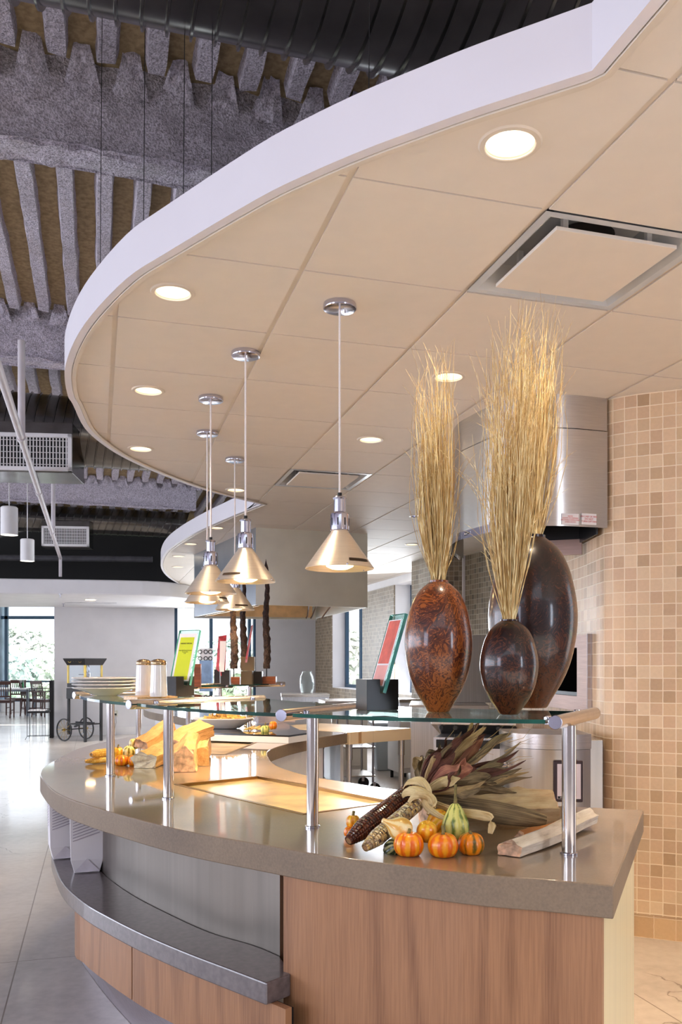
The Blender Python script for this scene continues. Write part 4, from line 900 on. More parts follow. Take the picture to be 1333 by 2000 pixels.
def log(a, b, sec, roll, m, lab, group, end=M_end, seed=1, barkside=None):
    a, b = Vector(a), Vector(b); L = (b-a).length; d = (b-a).normalized(); z = Vector((0, 0, 1)); y = z.cross(d).normalized(); z = d.cross(y)
    rot = Matrix((d, y, z)).transposed().to_4x4() @ Matrix.Rotation(roll, 4, 'X')
    e = thing('firewood_log', lab, 'log', a[:], 0, group, local=True); e.matrix_world = Matrix.Translation(a) @ rot
    ring = []; n = len(sec)
    for i in range(n):                 # resample the section
        p, q = Vector(sec[i]), Vector(sec[(i+1) % n])
        for k in range(6): ring.append(p.lerp(q, k/6))
    N = 26; vs = []; M_ = len(ring)
    for i in range(N+1):
        x = L*i/N; w_ = .006*math.sin(i*.25+seed)
        for p in ring:
            k = 1+.10*noise.noise(Vector((x*7+seed, p.x*55, p.y*55)))+.05*noise.noise(Vector((x*30, p.x*90, p.y*90+seed)))
            ex = (.012*noise.noise(Vector((p.x*70, p.y*70, seed*3))) if i in (0, N) else 0)
            vs.append(Vector((x+ex, p.x*k+w_, p.y*k)))
    b_ = MB(); b_.add(vs, [(i*M_+k, i*M_+(k+1) % M_, (i+1)*M_+(k+1) % M_, (i+1)*M_+k) for i in range(N) for k in range(M_)]); b_.build('split_faces', m, e, True)
    MB().add([Vector((v.x-.0004, v.y, v.z)) for v in vs[:M_]], [list(range(M_))[::-1]]).build('sawn_end', end, e)
    MB().add([Vector((v.x+.0004, v.y, v.z)) for v in vs[-M_:]], [list(range(M_))]).build('sawn_end', end, e)
    return e
tri = [(-.042, 0), (.044, .002), (.022, .048), (-.016, .034)]
log(P(998, 1672, ZT+.002), P(1150, 1606, ZT+.012)+Vector((.0, 0, .0)), [(-.030, 0), (.030, .0), (.026, .026), (-.008, .040), (-.034, .022)], 0, M_birch, 'pale birch firewood log with torn bark lying behind the right steel post', 'firewood logs beside the corn bundle', seed=2)
log(P(838, 1650, ZT+.004)+Vector((0, .22, .0)), Q(1072, 1616, 2.56), [(-.055, 0), (.045, -.01), (.055, .06), (.01, .112), (-.05, .07)], R(6), M_gwood, 'grey brown weathered split log lying under the corn husks', 'firewood logs beside the corn bundle', seed=5)
log(P(1010, 1652, ZT+.001)+Vector((.03, .1, 0)), P(1110, 1630, ZT+.001)+Vector((0, .1, 0)), [(-.02, 0), (.02, 0), (.0, .02)], 0, mat('orange_inner_wood', (176, 116, 62), .8, var=.2), 'thin orange brown splinter of wood under the birch log', 'firewood logs beside the corn bundle', seed=7)
GF = 'split logs piled at the left of the counter'
log(P(283, 1500, ZT+.001), P(345, 1470, ZT+.005)+Vector((.02, .12, .02)), [(-.048, 0), (.046, .0), (.062, .045), (.02, .075), (-.055, .052)], 0, M_ywood, 'pale split log with a round sawn end, lying lowest beside the small pumpkins', GF, seed=3, end=M_birch)
log(Q(276, 1462, 4.25), Q(330, 1424, 4.5), [(-.04, 0), (.04, 0), (.03, .045), (-.03, .04)], .2, M_ywood, 'split log leaning upwards behind the round ended one, with a bark edge', GF, seed=9)
log(P(352, 1508, ZT+.001), P(372, 1480, ZT+.001)+Vector((-.02, .25, .06)), [(-.062, 0), (.062, .0), (.055, .06), (-.01, .115), (-.05, .09)], 0, M_ywood, 'thick upright wedge shaped log facing the camera in the left pile', GF, seed=11)
log(P(395, 1496, ZT+.001), P(390, 1470, ZT+.001)+Vector((0, .12, .03)), [(-.035, 0), (.04, 0), (.035, .08), (-.03, .085)], 0, M_ywood, 'short rough barked log at the right end of the left pile', GF, seed=13, end=M_ywood)
log(Q(335, 1462, 4.15), Q(402, 1430, 4.35), [(-.05, 0), (.05, 0), (.05, .05), (-.04, .055)], .35, M_ywood, 'bright pale split log lying across the top of the left pile', GF, seed=17)
# ================================================================== things on the glass shelves
ZS = ZG+.0058
def lean_frame(name, lab, cat, c, w_, h_, th_, lean, yaw, parts, group=None):
    e = thing(name, lab, cat, c[:], 0, group, local=True)
    e.rotation_euler = (-lean, 0, yaw) if True else None
    return e
M_acry = glassy('acrylic_sheet', (222, 244, 240), 1.0, .0, .03, 1.45); M_acedge = mat('acrylic_edge', (92, 178, 170), .15, var=.2, scale=9, coat=.8)
M_lime = mat('lime_card', (206, 216, 20), .5, var=.03); M_mat = mat('white_card', (232, 228, 230), .6, var=.01); M_ink = mat('black_ink', (26, 30, 10), .6, var=0)
M_ink2 = mat('olive_ink', (110, 124, 20), .6, var=0)
def menu(lab_b, lab_s, c, blk, sheet, yaw, lean, size, group, bmat, cards, notch=(.3, .4)):
    """slotted block and the clear menu holder standing in it; c = block centre on its support"""
    bx, by, bz = blk; e = thing('menu_block', lab_b, 'menu stand', c[:], yaw, 'slotted blocks holding menus', local=True)
    sw = size[2]+.006
    b = MB(); n0, n1 = -sw/2, sw/2+bz*.42*math.tan(lean)+.004     # slot runs along x, widens upwards to the rear
    zc = bz*.55
    pr = [(-by/2, 0), (by/2, 0), (by/2, bz), (n1, bz), (n0+sw, zc), (n0, zc), (n0, bz), (-by/2, bz)]
    vs = [(-bx/2, y, z) for y, z in pr]+[(bx/2, y, z) for y, z in pr]; n = len(pr)
    b.add(vs, [list(range(n))[::-1], list(range(n, 2*n))]+[(i, (i+1) % n, n+(i+1) % n, n+i) for i in range(n)]); b.build('block', bmat, e, bevel=.0008)
    s_ = thing('menu_holder', lab_s, 'menu holder', (c[0], c[1], c[2]+zc+.001), 0, group, local=True)
    s_.matrix_world = Matrix.Translation((c[0], c[1], c[2]+zc+.001)) @ Matrix.Rotation(yaw, 4, 'Z') @ Matrix.Rotation(-lean, 4, 'X')
    W_, H_, T_ = size
    MB().box((0, 0, H_/2), (W_, T_, H_)).build('acrylic_sheet', M_acry, s_)
    ed = MB(); q = .0006
    for x in (-1, 1): ed.box((x*(W_/2+q), 0, H_/2), (q, T_, H_))
    ed.box((0, 0, H_+q), (W_, T_, q)); ed.build('sheet_edge', M_acedge, s_)
    return e, s_
# lime special on the middle shelf
c = P(352, 1360, ZS)
e, s_ = menu('black slotted block holding the lime green menu, on the middle glass shelf', 'clear holder with the lime green special card, left of the pendant lamps', c, (.055, .115, .082), 0, R(-28), R(16), (.105, .235, .012), 'clear menu holders', M_blk2, 0)
# the card faces the camera: orient block so that its slot runs across
MB().box((0, -.0068, .118), (.092, .0008, .205)).build('white_card', M_mat, s_); MB().box((0, -.0076, .112), (.072, .0006, .182)).build('lime_card', M_lime, s_)
def ttext(body, size, z, mm, par, y=-.0083, sx=1, x=0):
    text(body, size, par, mm, Matrix.Translation((x, y, z)) @ Matrix.Rotation(PI/2, 4, 'X'), sx=sx)
ttext('MARKET SPECIAL', .0078, .176, M_ink, s_); ttext('Baby Dill Havarti & Lamb\nTuscan Brie\n3.49', .0066, .140, M_ink2, s_)
for x in (-.042, .042): MB().lathe([(.002, -.001), (.0025, .001)], (x, 0, .222), 8, m=Matrix.Rotation(PI/2, 4, 'X')).build('corner_pin', M_chrome, s_)
# red card on the near shelf, seen nearly edge on
c = P(737, 1386, ZS)
M_red = mat('salmon_card', (206, 98, 84), .5, var=.12, scale=30)
e, s_ = menu('black slotted block with a leaning menu, on the near glass shelf', 'leaning clear holder with a salmon red card, seen nearly edge on', c, (.085, .098, .088), 0, R(-68), R(17), (.105, .235, .010), 'clear menu holders', M_black, 0)
MB().box((0, -.0058, .118), (.09, .0008, .2)).build('white_card', M_mat, s_); MB().box((0, -.0066, .150), (.076, .0006, .13)).build('salmon_card', M_red, s_); MB().box((0, -.0066, .050), (.076, .0006, .06)).build('pale_card', mat('pale_salmon', (226, 160, 152), .5), s_)
# far shelf menus
YF = 6.05
c = Q(477-15, 1340, 5.75); c.z = ZS
def fblock(px0, px1, Y, h, m, lab, name='menu_block', cat='menu stand', z=ZS, d=.07):
    x0, x1 = (px0-CX)/F*Y, (px1-CX)/F*Y; o = MB().box(((x0+x1)/2, Y, z+h/2), (x1-x0, d, h)).build(name, m, bevel=.001); tag(o, lab, cat, 'small blocks on the far glass shelf'); return o
fblock(433, 450, 5.70, .095, M_blk2, 'small dark block holding the folded red and white leaflet')
fblock(420, 431, 5.85, .10, M_blue if False else M_blk2, 'narrow dark block at the left behind the red leaflet')
fblock(449, 470, 5.98, .048, M_wblock, 'flat walnut block under the leftmost dark twisted sculpture', 'sculpture_base', 'wooden base')
fblock(472, 494, 5.83, .090, mat('taupe_block', (98, 84, 58), .5, var=.1), 'taupe wooden block, lower of two stacked, holding the pink card', 'wooden_block', 'block')
fblock(472, 498, 5.83, .092, mat('taupe_block_b', (104, 88, 60), .5, var=.1), 'taupe wooden block, upper of two stacked, with a dark notch', 'wooden_block', 'block', ZS+.091)
fblock(494, 513, 6.02, .085, M_black, 'glossy black block between the taupe stack and the walnut base', 'wooden_block', 'block')
fblock(504, 540, 6.08, .050, M_wblock, 'walnut block under the tallest dark twisted sculpture at the right', 'sculpture_base', 'wooden base', d=.09)
fblock(380, 393, 5.2, .135, M_wblock, 'tall narrow walnut block behind the lime menu', 'wooden_block', 'block', d=.03)
M_twist = mat('dark_knotted_cord', (40, 27, 24), .85, var=.5, scale=60, bump=1, bscale=120, dist=.01)
def sculpture(px, y_top, y_bot, Y, wpx, zb, lab):
    x = (px-CX)/F*Y; z1, z0 = H+(HY-y_top)/F*Y, H+(HY-y_bot)/F*Y; e = thing('twisted_sculpture', lab, 'sculpture', (x, Y, zb), 0, 'dark twisted sculptures on thin rods')
    MB().tube([(x, Y, zb), (x, Y, z0+.02)], .004, 8).build('rod', M_dark, e); b = MB(); n = 90; m = 14; r0 = wpx/2/F*Y; vs = []
    for i in range(n+1):
        t = i/n; z = z0+(z1-z0)*t; r = r0*(1 if t < .35 else 1-.55*(t-.35)/.65)*(1 if t < .93 else max(.08, 1-(t-.93)/.07))
        for k in range(m):
            a = k*2*PI/m; q = r*(1+.25*noise.noise(Vector((math.cos(a)*2, math.sin(a)*2, z*28)))+.14*math.sin(a*3+z*90))
            vs.append((x+q*math.cos(a)+.005*math.sin(z*14), Y+q*math.sin(a), z))
    b.add(vs, [(i*m+k, i*m+(k+1) % m, (i+1)*m+(k+1) % m, (i+1)*m+k) for i in range(n) for k in range(m)]+[list(range(m))[::-1]]).build('body', M_twist, e, True)
sculpture(457, 1135, 1306, 5.98, 14, ZS+.048, 'dark twisted column sculpture, left of the three')
sculpture(476, 1128, 1306, 6.12, 13, ZS, 'dark twisted column sculpture, middle one behind the taupe blocks')
sculpture(521, 1092, 1306, 6.08, 13, ZS+.05, 'tallest dark twisted column sculpture, at the right on a walnut base')
# folded leaflets
def leaflet(lab, pts, Y, cols, nm='leaflet'):
    e = thing(nm, lab, 'leaflet', Q(pts[0][0][0], pts[0][0][1], Y)[:], 0, 'folded leaflets on the far shelf')
    for k, (p, m) in enumerate(zip(pts, cols)):
        b = MB(); v = [Q(x, y, Y+dy) for (x, y, dy) in p]; o = Vector((0, .0015, 0)); b.add(v+[q+o for q in v], [(0, 1, 2, 3), (7, 6, 5, 4), (0, 4, 5, 1), (1, 5, 6, 2), (2, 6, 7, 3), (3, 7, 4, 0)]); b.build('page', m, e)
Mr, Mp = mat('red_print', (178, 54, 66), .4, var=.2, scale=30), mat('pink_print', (232, 170, 184), .4, var=.1)
leaflet('folded red and white leaflet leaning in a dark block', [[(427, 1243, .0), (443, 1240, .03), (440, 1322, .02), (431, 1320, 0)], [(430, 1252, -.01), (442, 1252, -.012), (438, 1312, -.012), (429, 1312, -.01)], [(427, 1245, -.004), (431, 1250, -.008), (428, 1312, -.008), (422, 1306, -.004)]], 5.66, [Mr, M_paper, Mr])
leaflet('thin pink card leaning in the upper taupe block', [[(491, 1222, .03), (495, 1220, .06), (483, 1294, .02), (479, 1294, 0)], [(489, 1240, -.01), (493, 1225, .0), (482, 1290, -.012), (480, 1285, -.01)]], 5.77, [Mp, Mr])
# sign with rings behind the lime menu (on the back window)
e = thing('ring_pattern_sign', 'small white sign with black rings in front of the far window', 'sign', Q(403, 1290, 12)[:], 0)
MB().box(Q(403, 1278, 12)[:], (.17, .01, .16)).build('panel', M_mat, e)
rg = MB()
for px in (391, 402, 411):
    for py in (1273, 1286):
        c0 = Q(px, py, 11.99); rg.lathe([(.020, -.002), (.030, -.002), (.030, .002), (.020, .002), (.020, -.002)], c0, 16, cap=(False, False), m=Matrix.Rotation(PI/2, 4, 'X'))
rg.build('rings', M_dark, e); MB().box(Q(403, 1320, 12.02)[:], (.17, .10, .42)).build('stand', mat('blue_grey_plastic', (130, 156, 190), .4), e)
MB().box((Q(403, 1348, 12.02)[0], 12.02, .40), (.16, .10, .8)).build('pedestal', M_white, e)

# plates, board, shakers
c = P(207, 1364, ZS); c.y = 3.72; c.x = (207-CX)/F*3.72
e0 = None
for k in range(4):
    cc = (c.x, c.y, ZS+.0004+k*.0135)
    e = tag(MB().lathe([(.048, 0), (.052, .002), (.10, .022), (.134, .031), (.138, .033), (.136, .036), (.10, .027), (.05, .006), (.001, .005)], cc, 56, cap=(True, False)).build('plate', M_plate, smooth=True, org=cc), ['wide white bowl shaped plate, bottom of the stack on the left glass shelf', 'wide white plate, second from the bottom of the stack', 'wide white plate, third from the bottom of the stack', 'wide white plate on top of the stack on the left glass shelf'][k], 'plate', 'stacked white plates')
bc = P(300, 1358, ZS); by_ = 3.20; bx_ = (294-CX)/F*by_
bo = MB().box((bx_, by_, ZS+.009), (.15, .14, .014), R(35)); tag(bo.build('serving_board', M_board, bevel=.001), 'pale wooden board under the two white shakers', 'board')
for k, (px, Y) in enumerate(((281, 3.27), (310, 3.14))):
    x = (px-CX)/F*Y; z0 = ZS+.0165; e = thing('shaker', ['white shaker with a pierced metal lid, nearer the stacked plates', 'white shaker with a pierced metal lid, nearer the black menu block'][k], 'shaker', (x, Y, z0), 0, 'white shakers on the wooden board')
    MB().lathe([(.030, 0), (.031, .003), (.030, .02), (.026, .11), (.0255, .115)], (x, Y, z0), 36).build('body', M_plate, e, True)
    MB().lathe([(.0262, .112), (.0275, .114), (.0275, .121), (.025, .127), (.014, .132), (.001, .134)], (x, Y, z0), 32, cap=(True, False)).build('lid', mat('brass_lid', (190, 160, 120), .25, 1.0, var=.1), e, True)
    h_ = MB()
    for i in range(10):
        a = i*2*PI/10; h_.lathe([(.0022, 0), (.002, .0012)], (x+.016*math.cos(a), Y+.016*math.sin(a), z0+.1305), 6)
    h_.build('holes', M_dark, e)

# black slab with the platter
sl = [P(405, 1432, .96), P(564, 1437, .96), P(600, 1432, .96), P(548, 1409, .96), P(410, 1409, .96)]
e = thing('glass_topped_slab', 'low black glass topped slab with a white edge on the counter, under the platter', 'slab', (sl[1].x, sl[1].y, ZT+.001), 0)
MB().prism([p.xy for p in sl], ZT+.001, .952).build('white_body', M_white, e); MB().prism([p.xy for p in sl], .9522, .962).build('black_top', mat('black_glass', (20, 18, 20), .06, var=.02, coat=1), e)
x, Y = (436-CX)/F*5.72, 5.72
e = thing('platter', 'wide white oval platter holding dry golden crackers, beyond the split logs', 'platter', (x, Y, .9625), 0)
mm = Matrix.Scale(1.0, 4); b = MB().lathe([(.09, 0), (.11, .004), (.17, .045), (.198, .062), (.196, .068), (.165, .054), (.10, .012), (.001, .01)], (0, 0, 0), 48, cap=(True, False)); b.v = [Vector((v.x*1.0+x, v.y*.62+Y, v.z+.9625)) for v in b.v]; b.build('dish', M_plate, e, True)
b = MB(); rnd = random.Random(3)
for k in range(70):
    a = rnd.random()*2*PI; q = math.sqrt(rnd.random())*.13; p = Vector((x+q*math.cos(a), Y+q*.6*math.sin(a), 1.01+.035*(1-q/.15)+rnd.random()*.012)); d = Vector((rnd.gauss(0, 1), rnd.gauss(0, .5), rnd.gauss(0, .35))).normalized()*.035
    b.tube([p-d, p+Vector((0, 0, .006)), p+d], [.005, .008, .004], 6)
tag(b.build('breadsticks', mat('golden_bread', (226, 160, 84), .7, var=.3, scale=40, bump=.4)), 'heap of golden dried food pieces on the white platter', 'food', kind='stuff')
M_wheat = mat('pale_wheat', (222, 184, 116), .7, var=.2)
b = MB(); rnd = random.Random(9); c = Vector((-.78, 6.3, .963))
for k in range(60):
    a = rnd.random()*2*PI; L = .10+.12*rnd.random(); d = Vector((math.cos(a)*.6, math.sin(a)*.4, .75)).normalized(); p = Vector((-.80+rnd.gauss(0, .02), 6.0+rnd.gauss(0, .02), .963))
    b.tube([p, p+d*L*.7, p+d*L+Vector((.015*math.cos(a), 0, -.01))], [.0015, .0015, .0035], 4)
tag(b.build('wheat_bunch', M_wheat), 'small bunch of pale dried wheat standing behind the white platter', 'dried wheat', kind='stuff')
b = MB(); 
for k in range(14): b.tube([(x+.16+.01*k, 5.5+.012*(k % 3), .968+.004*(k % 4)), (x+.21+.011*k, 5.52+.01*(k % 4), .972+.01*(k % 3))], .004, 5)
tag(b.build('dried_stalks', M_wheat), 'short pale dried stalks lying in front of the platter', 'dried stalks', kind='stuff')
# grey covered trays behind
for k, (z_, w_) in enumerate(((1.02, .34), (.965, .38))):
    tag(MB().box(((528+6*k-CX)/F*6.75, 6.75, z_), (w_*.75, .26, .05), R(18), 0, R(6 if k == 0 else 0)).build('covered_tray', mat('lilac_grey_tray', (176, 166, 172), .4), bevel=.006), ['grey lilac covered tray, upper of two beyond the platter', 'grey lilac covered tray, lower of two beyond the platter'][k], 'tray', 'covered trays beyond the platter')

# ================================================================== butcher block table
t = NT('maple_butcher_block'); v = t.coord('Object', (1, 1, 1), (0, 0, -.79)); br = t.n('TexBrick', {'Vector': v, 'Scale': 1.0, 'Mortar Size': .0006, 'Brick Width': .42, 'Row Height': .036, 'Color1': s2l((246, 226, 190)), 'Color2': s2l((232, 204, 160)), 'Mortar': s2l((180, 140, 92))}); t.set(Base_Color=br.outputs['Color'], Roughness=.35); M_butcher = t.m
tb = [Vector(q) for q in ((-.105, 5.99), (.335, 6.40), (-.34, 6.95), (-.79, 6.52))]
e = thing('butcher_block_table', 'maple butcher block table on steel legs, behind the inner counter curve', 'table', (-.2, 6.4, 0), 0)
MB().prism(tb, .832, .915).build('tabletop', M_butcher, e, bevel=.003)
for q in inset(tb, .05): MB().tube([(q.x, q.y, 0.02), (q.x, q.y, .72), (q.x, q.y, .722), (q.x, q.y, .832)], [.019, .019, .024, .024], 16).build('leg', M_tube, e, True)
MB().prism(inset(tb, .06), .22, .235).build('undershelf', M_steel, e)

# ================================================================== kitchen equipment
def cab(lab, name, cat, px0, px1, Y, ztop, depth, m=M_steel, rz=0, z0=.1, legs=True, splash=0, drawers=0, group=None):
    x0, x1 = (px0-CX)/F*Y, (px1-CX)/F*Y; cx_ = (x0+x1)/2; wd_ = abs(x1-x0); e = thing(name, lab, cat, (cx_, Y+depth/2, 0), rz, group, local=True)
    MB().box((0, 0, (z0+ztop-.04)/2), (wd_-.02, depth-.03, ztop-.04-z0)).build('body', m, e, bevel=.003)
    MB().box((0, 0, ztop-.02), (wd_, depth, .04)).build('worktop', M_steel, e, bevel=.004)
    for a in (-1, 1):
        for b in (-1, 1): MB().tube([(a*(wd_/2-.05), b*(depth/2-.06), 0), (a*(wd_/2-.05), b*(depth/2-.06), z0)], .02, 10).build('leg', M_dark, e)
    if splash: MB().box((0, depth/2-.02, ztop+splash/2), (wd_, .03, splash)).build('backsplash', M_steel, e, bevel=.003)
    for k in range(drawers):
        w1 = wd_/drawers; d = MB().box((-wd_/2+w1*(k+.5), -depth/2+.005, (z0+ztop)/2), (w1-.03, .02, ztop-z0-.12)).build('door', m, e, bevel=.003)
        MB().tube([(-wd_/2+w1*(k+.5)-w1*.3, -depth/2-.03, ztop-.14), (-wd_/2+w1*(k+.5)+w1*.3, -depth/2-.03, ztop-.14)], .008, 8).build('handle', M_chrome, d)
    return e
M_ltsteel = steel('pale_steel', (214, 214, 218), .35, (20, 20, .3), .04)
GC = 'steel kitchen units along the window wall'
cab('steel worktable under the green glass jar at the back wall', 'kitchen_worktable', 'worktable', 545, 640, 13.2, .935, .7, M_ltsteel, R(6), splash=.0, drawers=2, group=GC)
cab('white topped low kitchen cabinet below the window, left of the black block', 'kitchen_cabinet', 'cabinet', 626, 712, 10.6, .94, .6, M_white, R(10), drawers=2, group=GC)
cab('steel kitchen cabinet with pale wood top, right of the black menu block', 'kitchen_cabinet', 'cabinet', 768, 812, 10.4, .97, .5, M_white, R(16), drawers=1, group=GC)
cab('grey steel sink unit with a raised splash beneath the far window', 'kitchen_worktable', 'worktable', 640, 708, 12.0, .90, .5, M_ltsteel, R(12), splash=.0, drawers=1, group=GC)
# glass jar
x, Y = (600-CX)/F*13.45, 13.45
tag(MB().lathe([(.07, 0), (.085, .01), (.105, .08), (.11, .18), (.10, .27), (.075, .315), (.07, .335), (.08, .345), (.072, .345), (.062, .33), (.09, .27), (.1, .18), (.095, .08), (.075, .02), (.001, .016)], (x, Y, .936), 40, cap=(True, False)).build('glass_jar', glassy('green_tinted_glass', (250, 253, 252), .7, .03, .0, 1.2), smooth=True), 'pale green ribbed glass jar on the steel worktable at the back', 'jar')
# trash bin, cart
x, Y = (764-CX)/F*11.6, 11.6
e = thing('waste_bin', 'tall grey plastic waste bin standing under the window, right of the table', 'bin', (x, Y, 0), R(6), None, local=True)
b = MB(); vs = []
for r_, z in ((.20, 0), (.255, .60)): vs += [(-r_, -r_*.8, z), (r_, -r_*.8, z), (r_, r_*.8, z), (-r_, r_*.8, z)]
b.add(vs, [(3, 2, 1, 0), (0, 1, 5, 4), (1, 2, 6, 5), (2, 3, 7, 6), (3, 0, 4, 7), (4, 5, 6, 7)]).build('body', mat('grey_plastic', (132, 138, 142), .5, var=.03), e, bevel=.02)
MB().box((0, 0, .61), (.55, .44, .035)).build('rim', mat('grey_plastic_rim', (146, 150, 154), .45, var=.03), e, bevel=.01)
x, Y = (718-CX)/F*9.2, 9.6
e = thing('kitchen_cart', 'steel wire kitchen cart on black casters seen below the butcher block table', 'cart', (x, Y, 0), R(14), None, local=True)
for a in (-.28, .0):
    for b in (-.25, .25):
        MB().tube([(a, b, .13), (a, b, .86)], .0125, 10).build('post', M_chrome, e, True)
        w_ = MB().lathe([(.03, -.015), (.06, -.015), (.063, 0), (.06, .015), (.03, .015)], (a+.02, b, .063), 20, m=Matrix.Rotation(PI/2, 4, 'X')).build('caster', M_rubber, e, True); MB().box((a+.01, b, .11), (.03, .045, .06)).build('fork', M_chrome, w_)
for z_ in (.2, .5, .82): MB().box((-.14, 0, z_), (.32, .55, .015)).build('shelf', M_steel, e)
# steel cooking range bank with high splash, left of the big vase
e = thing('griddle_range', 'tall stainless steel griddle unit with high splash between the vases', 'range', ((903-CX)/F*7.5, 7.5, 0), R(-4), None, local=True)
MB().box((-.12, 0, .55), (.62, .8, .9)).build('body', M_ltsteel, e, bevel=.004); MB().box((-.12, 0, 1.02), (.64, .82, .06)).build('cooktop', M_steel, e, bevel=.004)
MB().box((.13, .12, 1.34), (.62, .05, .58)).build('splash_panel', steel('splash_steel', (150, 146, 140), .42, (40, 1, .3), .03), e, bevel=.003)
MB().box((.05, .09, 1.595), (.05, .03, .012)).build('latch', M_chrome, e)
for a in (-.4, .15):
    for b in (-.35, .35): MB().tube([(a, b, 0), (a, b, .1)], .02, 8).build('leg', M_dark, e)
e = thing('range_oven', 'low stainless steel oven with vents and a steel tap, behind the corn husks', 'oven', ((945-CX)/F*5.7, 5.9, 0), R(-14), None, local=True)
MB().box((0, 0, .5), (.52, .6, .82)).build('body', M_ltsteel, e, bevel=.004); MB().box((0, -.02, .965), (.54, .64, .10), 0, R(-14)).build('control_panel', M_steel, e, bevel=.004); MB().box((-.02, -.31, .87), (.44, .02, .05)).build('dark_gap', M_dark, e)
MB().box((-.02, -.31, .60), (.44, .02, .26)).build('door', steel('dark_oven_steel', (120, 124, 130), .3), e, bevel=.003); MB().box((-.02, -.312, .44), (.44, .02, .02)).build('dark_gap', M_dark, e)
lv = MB()
for k in range(34): lv.box((.235, -.3035, .20+k*.019), (.03, .006, .008))
lv.build('louvres', M_dark, e)
for k in range(5): MB().lathe([(.016, 0), (.016, .02), (.012, .025)], (-.2+k*.09, -.33, .975), 12, m=Matrix.Rotation(PI/2, 4, 'X')).build('knob', M_dark, e)
for a in (-.2, .2):
    for b in (-.25, .25): MB().tube([(a, b, 0), (a, b, .1)], .02, 8).build('leg', M_dark, e)
# round steel fronted oven unit by the tiled wall
x, Y = (1072-CX)/F*4.45, 4.50
e = thing('steel_kettle_unit', 'round fronted stainless steel oven control unit by the tan tiled wall', 'oven', (x, Y, 0), 0)
hk = 1.028; ring = smooth_line([Vector(p) for p in ((x-.195, Y+.28, 0), (x-.195, Y+.06, 0), (x-.15, Y-.06, 0), (x-.03, Y-.13, 0), (x+.10, Y-.14, 0), (x+.2, Y-.10, 0))], 6)
poly = [p.xy for p in ring]+[Vector((x+.2, Y+.28))]
MB().prism(poly, .06, hk-.075).build('drum', M_hsteel, e, True); MB().prism([((p-Vector((x, Y)))*1.015+Vector((x, Y))) for p in poly], hk-.073, hk).build('top_band', M_steel, e, True)
MB().box((x+.0, Y+.07, .03), (.33, .30, .06)).build('plinth', M_dark, e)
MB().box((x+.245, Y+.12, .50), (.10, .2, .98)).build('side_box', M_hsteel, e, bevel=.004)
MB().tube([(x-.20, Y+.05, hk-.17), (x-.25, Y+.03, hk-.17)], [.012, .01], 10).build('valve_stem', M_chrome, e, True); MB().lathe([(.018, -.012), (.022, 0), (.018, .012)], (x-.265, Y+.03, hk-.17), 16, m=Matrix.Rotation(PI/2, 4, 'Y')).build('valve_knob', mat('ivory_knob', (206, 190, 170), .4), e, True)
cp_ = MB(); px0 = x+.075; cp_.box((px0, Y-.153, .80), (.145, .012, .205), R(-2)); pn = cp_.build('control_panel', mat('panel_surround', (44, 26, 34), .3), e, bevel=.02)
MB().box((px0+.003, Y-.1605, .80), (.115, .004, .172), R(-2)).build('panel_face', mat('panel_face', (206, 196, 204), .4, var=.01), pn, bevel=.001)
MB().box((px0+.0, Y-.1635, .822), (.066, .003, .022)).build('display', M_dark, pn); MB().box((px0+.0, Y-.1635, .786), (.066, .003, .022)).build('display', M_dark, pn)
MB().box((px0-.025, Y-.1635, .722), (.055, .002, .012)).build('badge', M_dark, pn)
text('Wood', .013, pn, M_mat, Matrix.Translation((px0-.025, Y-.1652, .722)) @ Matrix.Rotation(PI/2, 4, 'X')); text('Stone', .013, pn, M_dark, Matrix.Translation((px0+.022, Y-.1632, .722)) @ Matrix.Rotation(PI/2, 4, 'X'))
for z_ in (.93, .66): MB().lathe([(.006, 0), (.004, .004)], (px0+.01, Y-.150, z_), 10, m=Matrix.Rotation(PI/2, 4, 'X')).build('bolt', M_chrome, e)
for dx in (-.03, .0): MB().box((px0+dx, Y-.1632, .872), (.005, .002, .006)).build('indicator', M_dark, pn)
# oven mouth panel on the left face of the tiled enclosure
def ep(px, Y): return (px-CX)/F*Y
A_ = Vector((ep(1168, 4.79), 4.79)); B_ = Vector((1.10, 6.1)); dv_ = (B_-A_).normalized(); nn = Vector((-dv_.y, dv_.x))*1.0
if nn.x > 0: nn = -nn
def epx(px): k = (px-CX)/F; s_ = (k*A_.y-A_.x)/(dv_.x-k*dv_.y); return s_
M_ovs = steel('oven_front_steel', (176, 150, 140), .45, (1, 1, 40), .04)
e = thing('wall_oven', 'stainless steel framed oven mouth set in the tan tiled wall, right of the tallest vase', 'oven', (A_.x, A_.y, 1.1), 0)
o0, o1_ = epx(1147), epx(1147)+.95
z0_, z1_ = H-.255, H+.166; za, zb = H-.175, H+.098
fr = MB(); q = lambda s_: A_+dv_*s_+nn*.03
for s0, s1__, a, b in ((0, o0, z0_, z1_), (o1_, o1_+.12, z0_, z1_), (o0, o1_, z0_, za), (o0, o1_, zb, z1_)): fr.strip([q(s0), q(s1__)], a, b, .028)
fr.build('steel_frame', M_ovs, e); MB().strip([q(o0)-nn*.02, q(o1_)-nn*.02], za, zb).build('dark_mouth', mat('oven_dark', (6, 5, 5), .9, var=0, spec=.0), e); MB().strip([q(o0)-nn*.0, q(o1_)-nn*.0], za-.002, za+.022, .012).build('ledge', M_black, e)
MB().strip([q(-.006), q(-.001)], z0_, z1_+.004, .03).build('edge_trim', M_chrome, e)
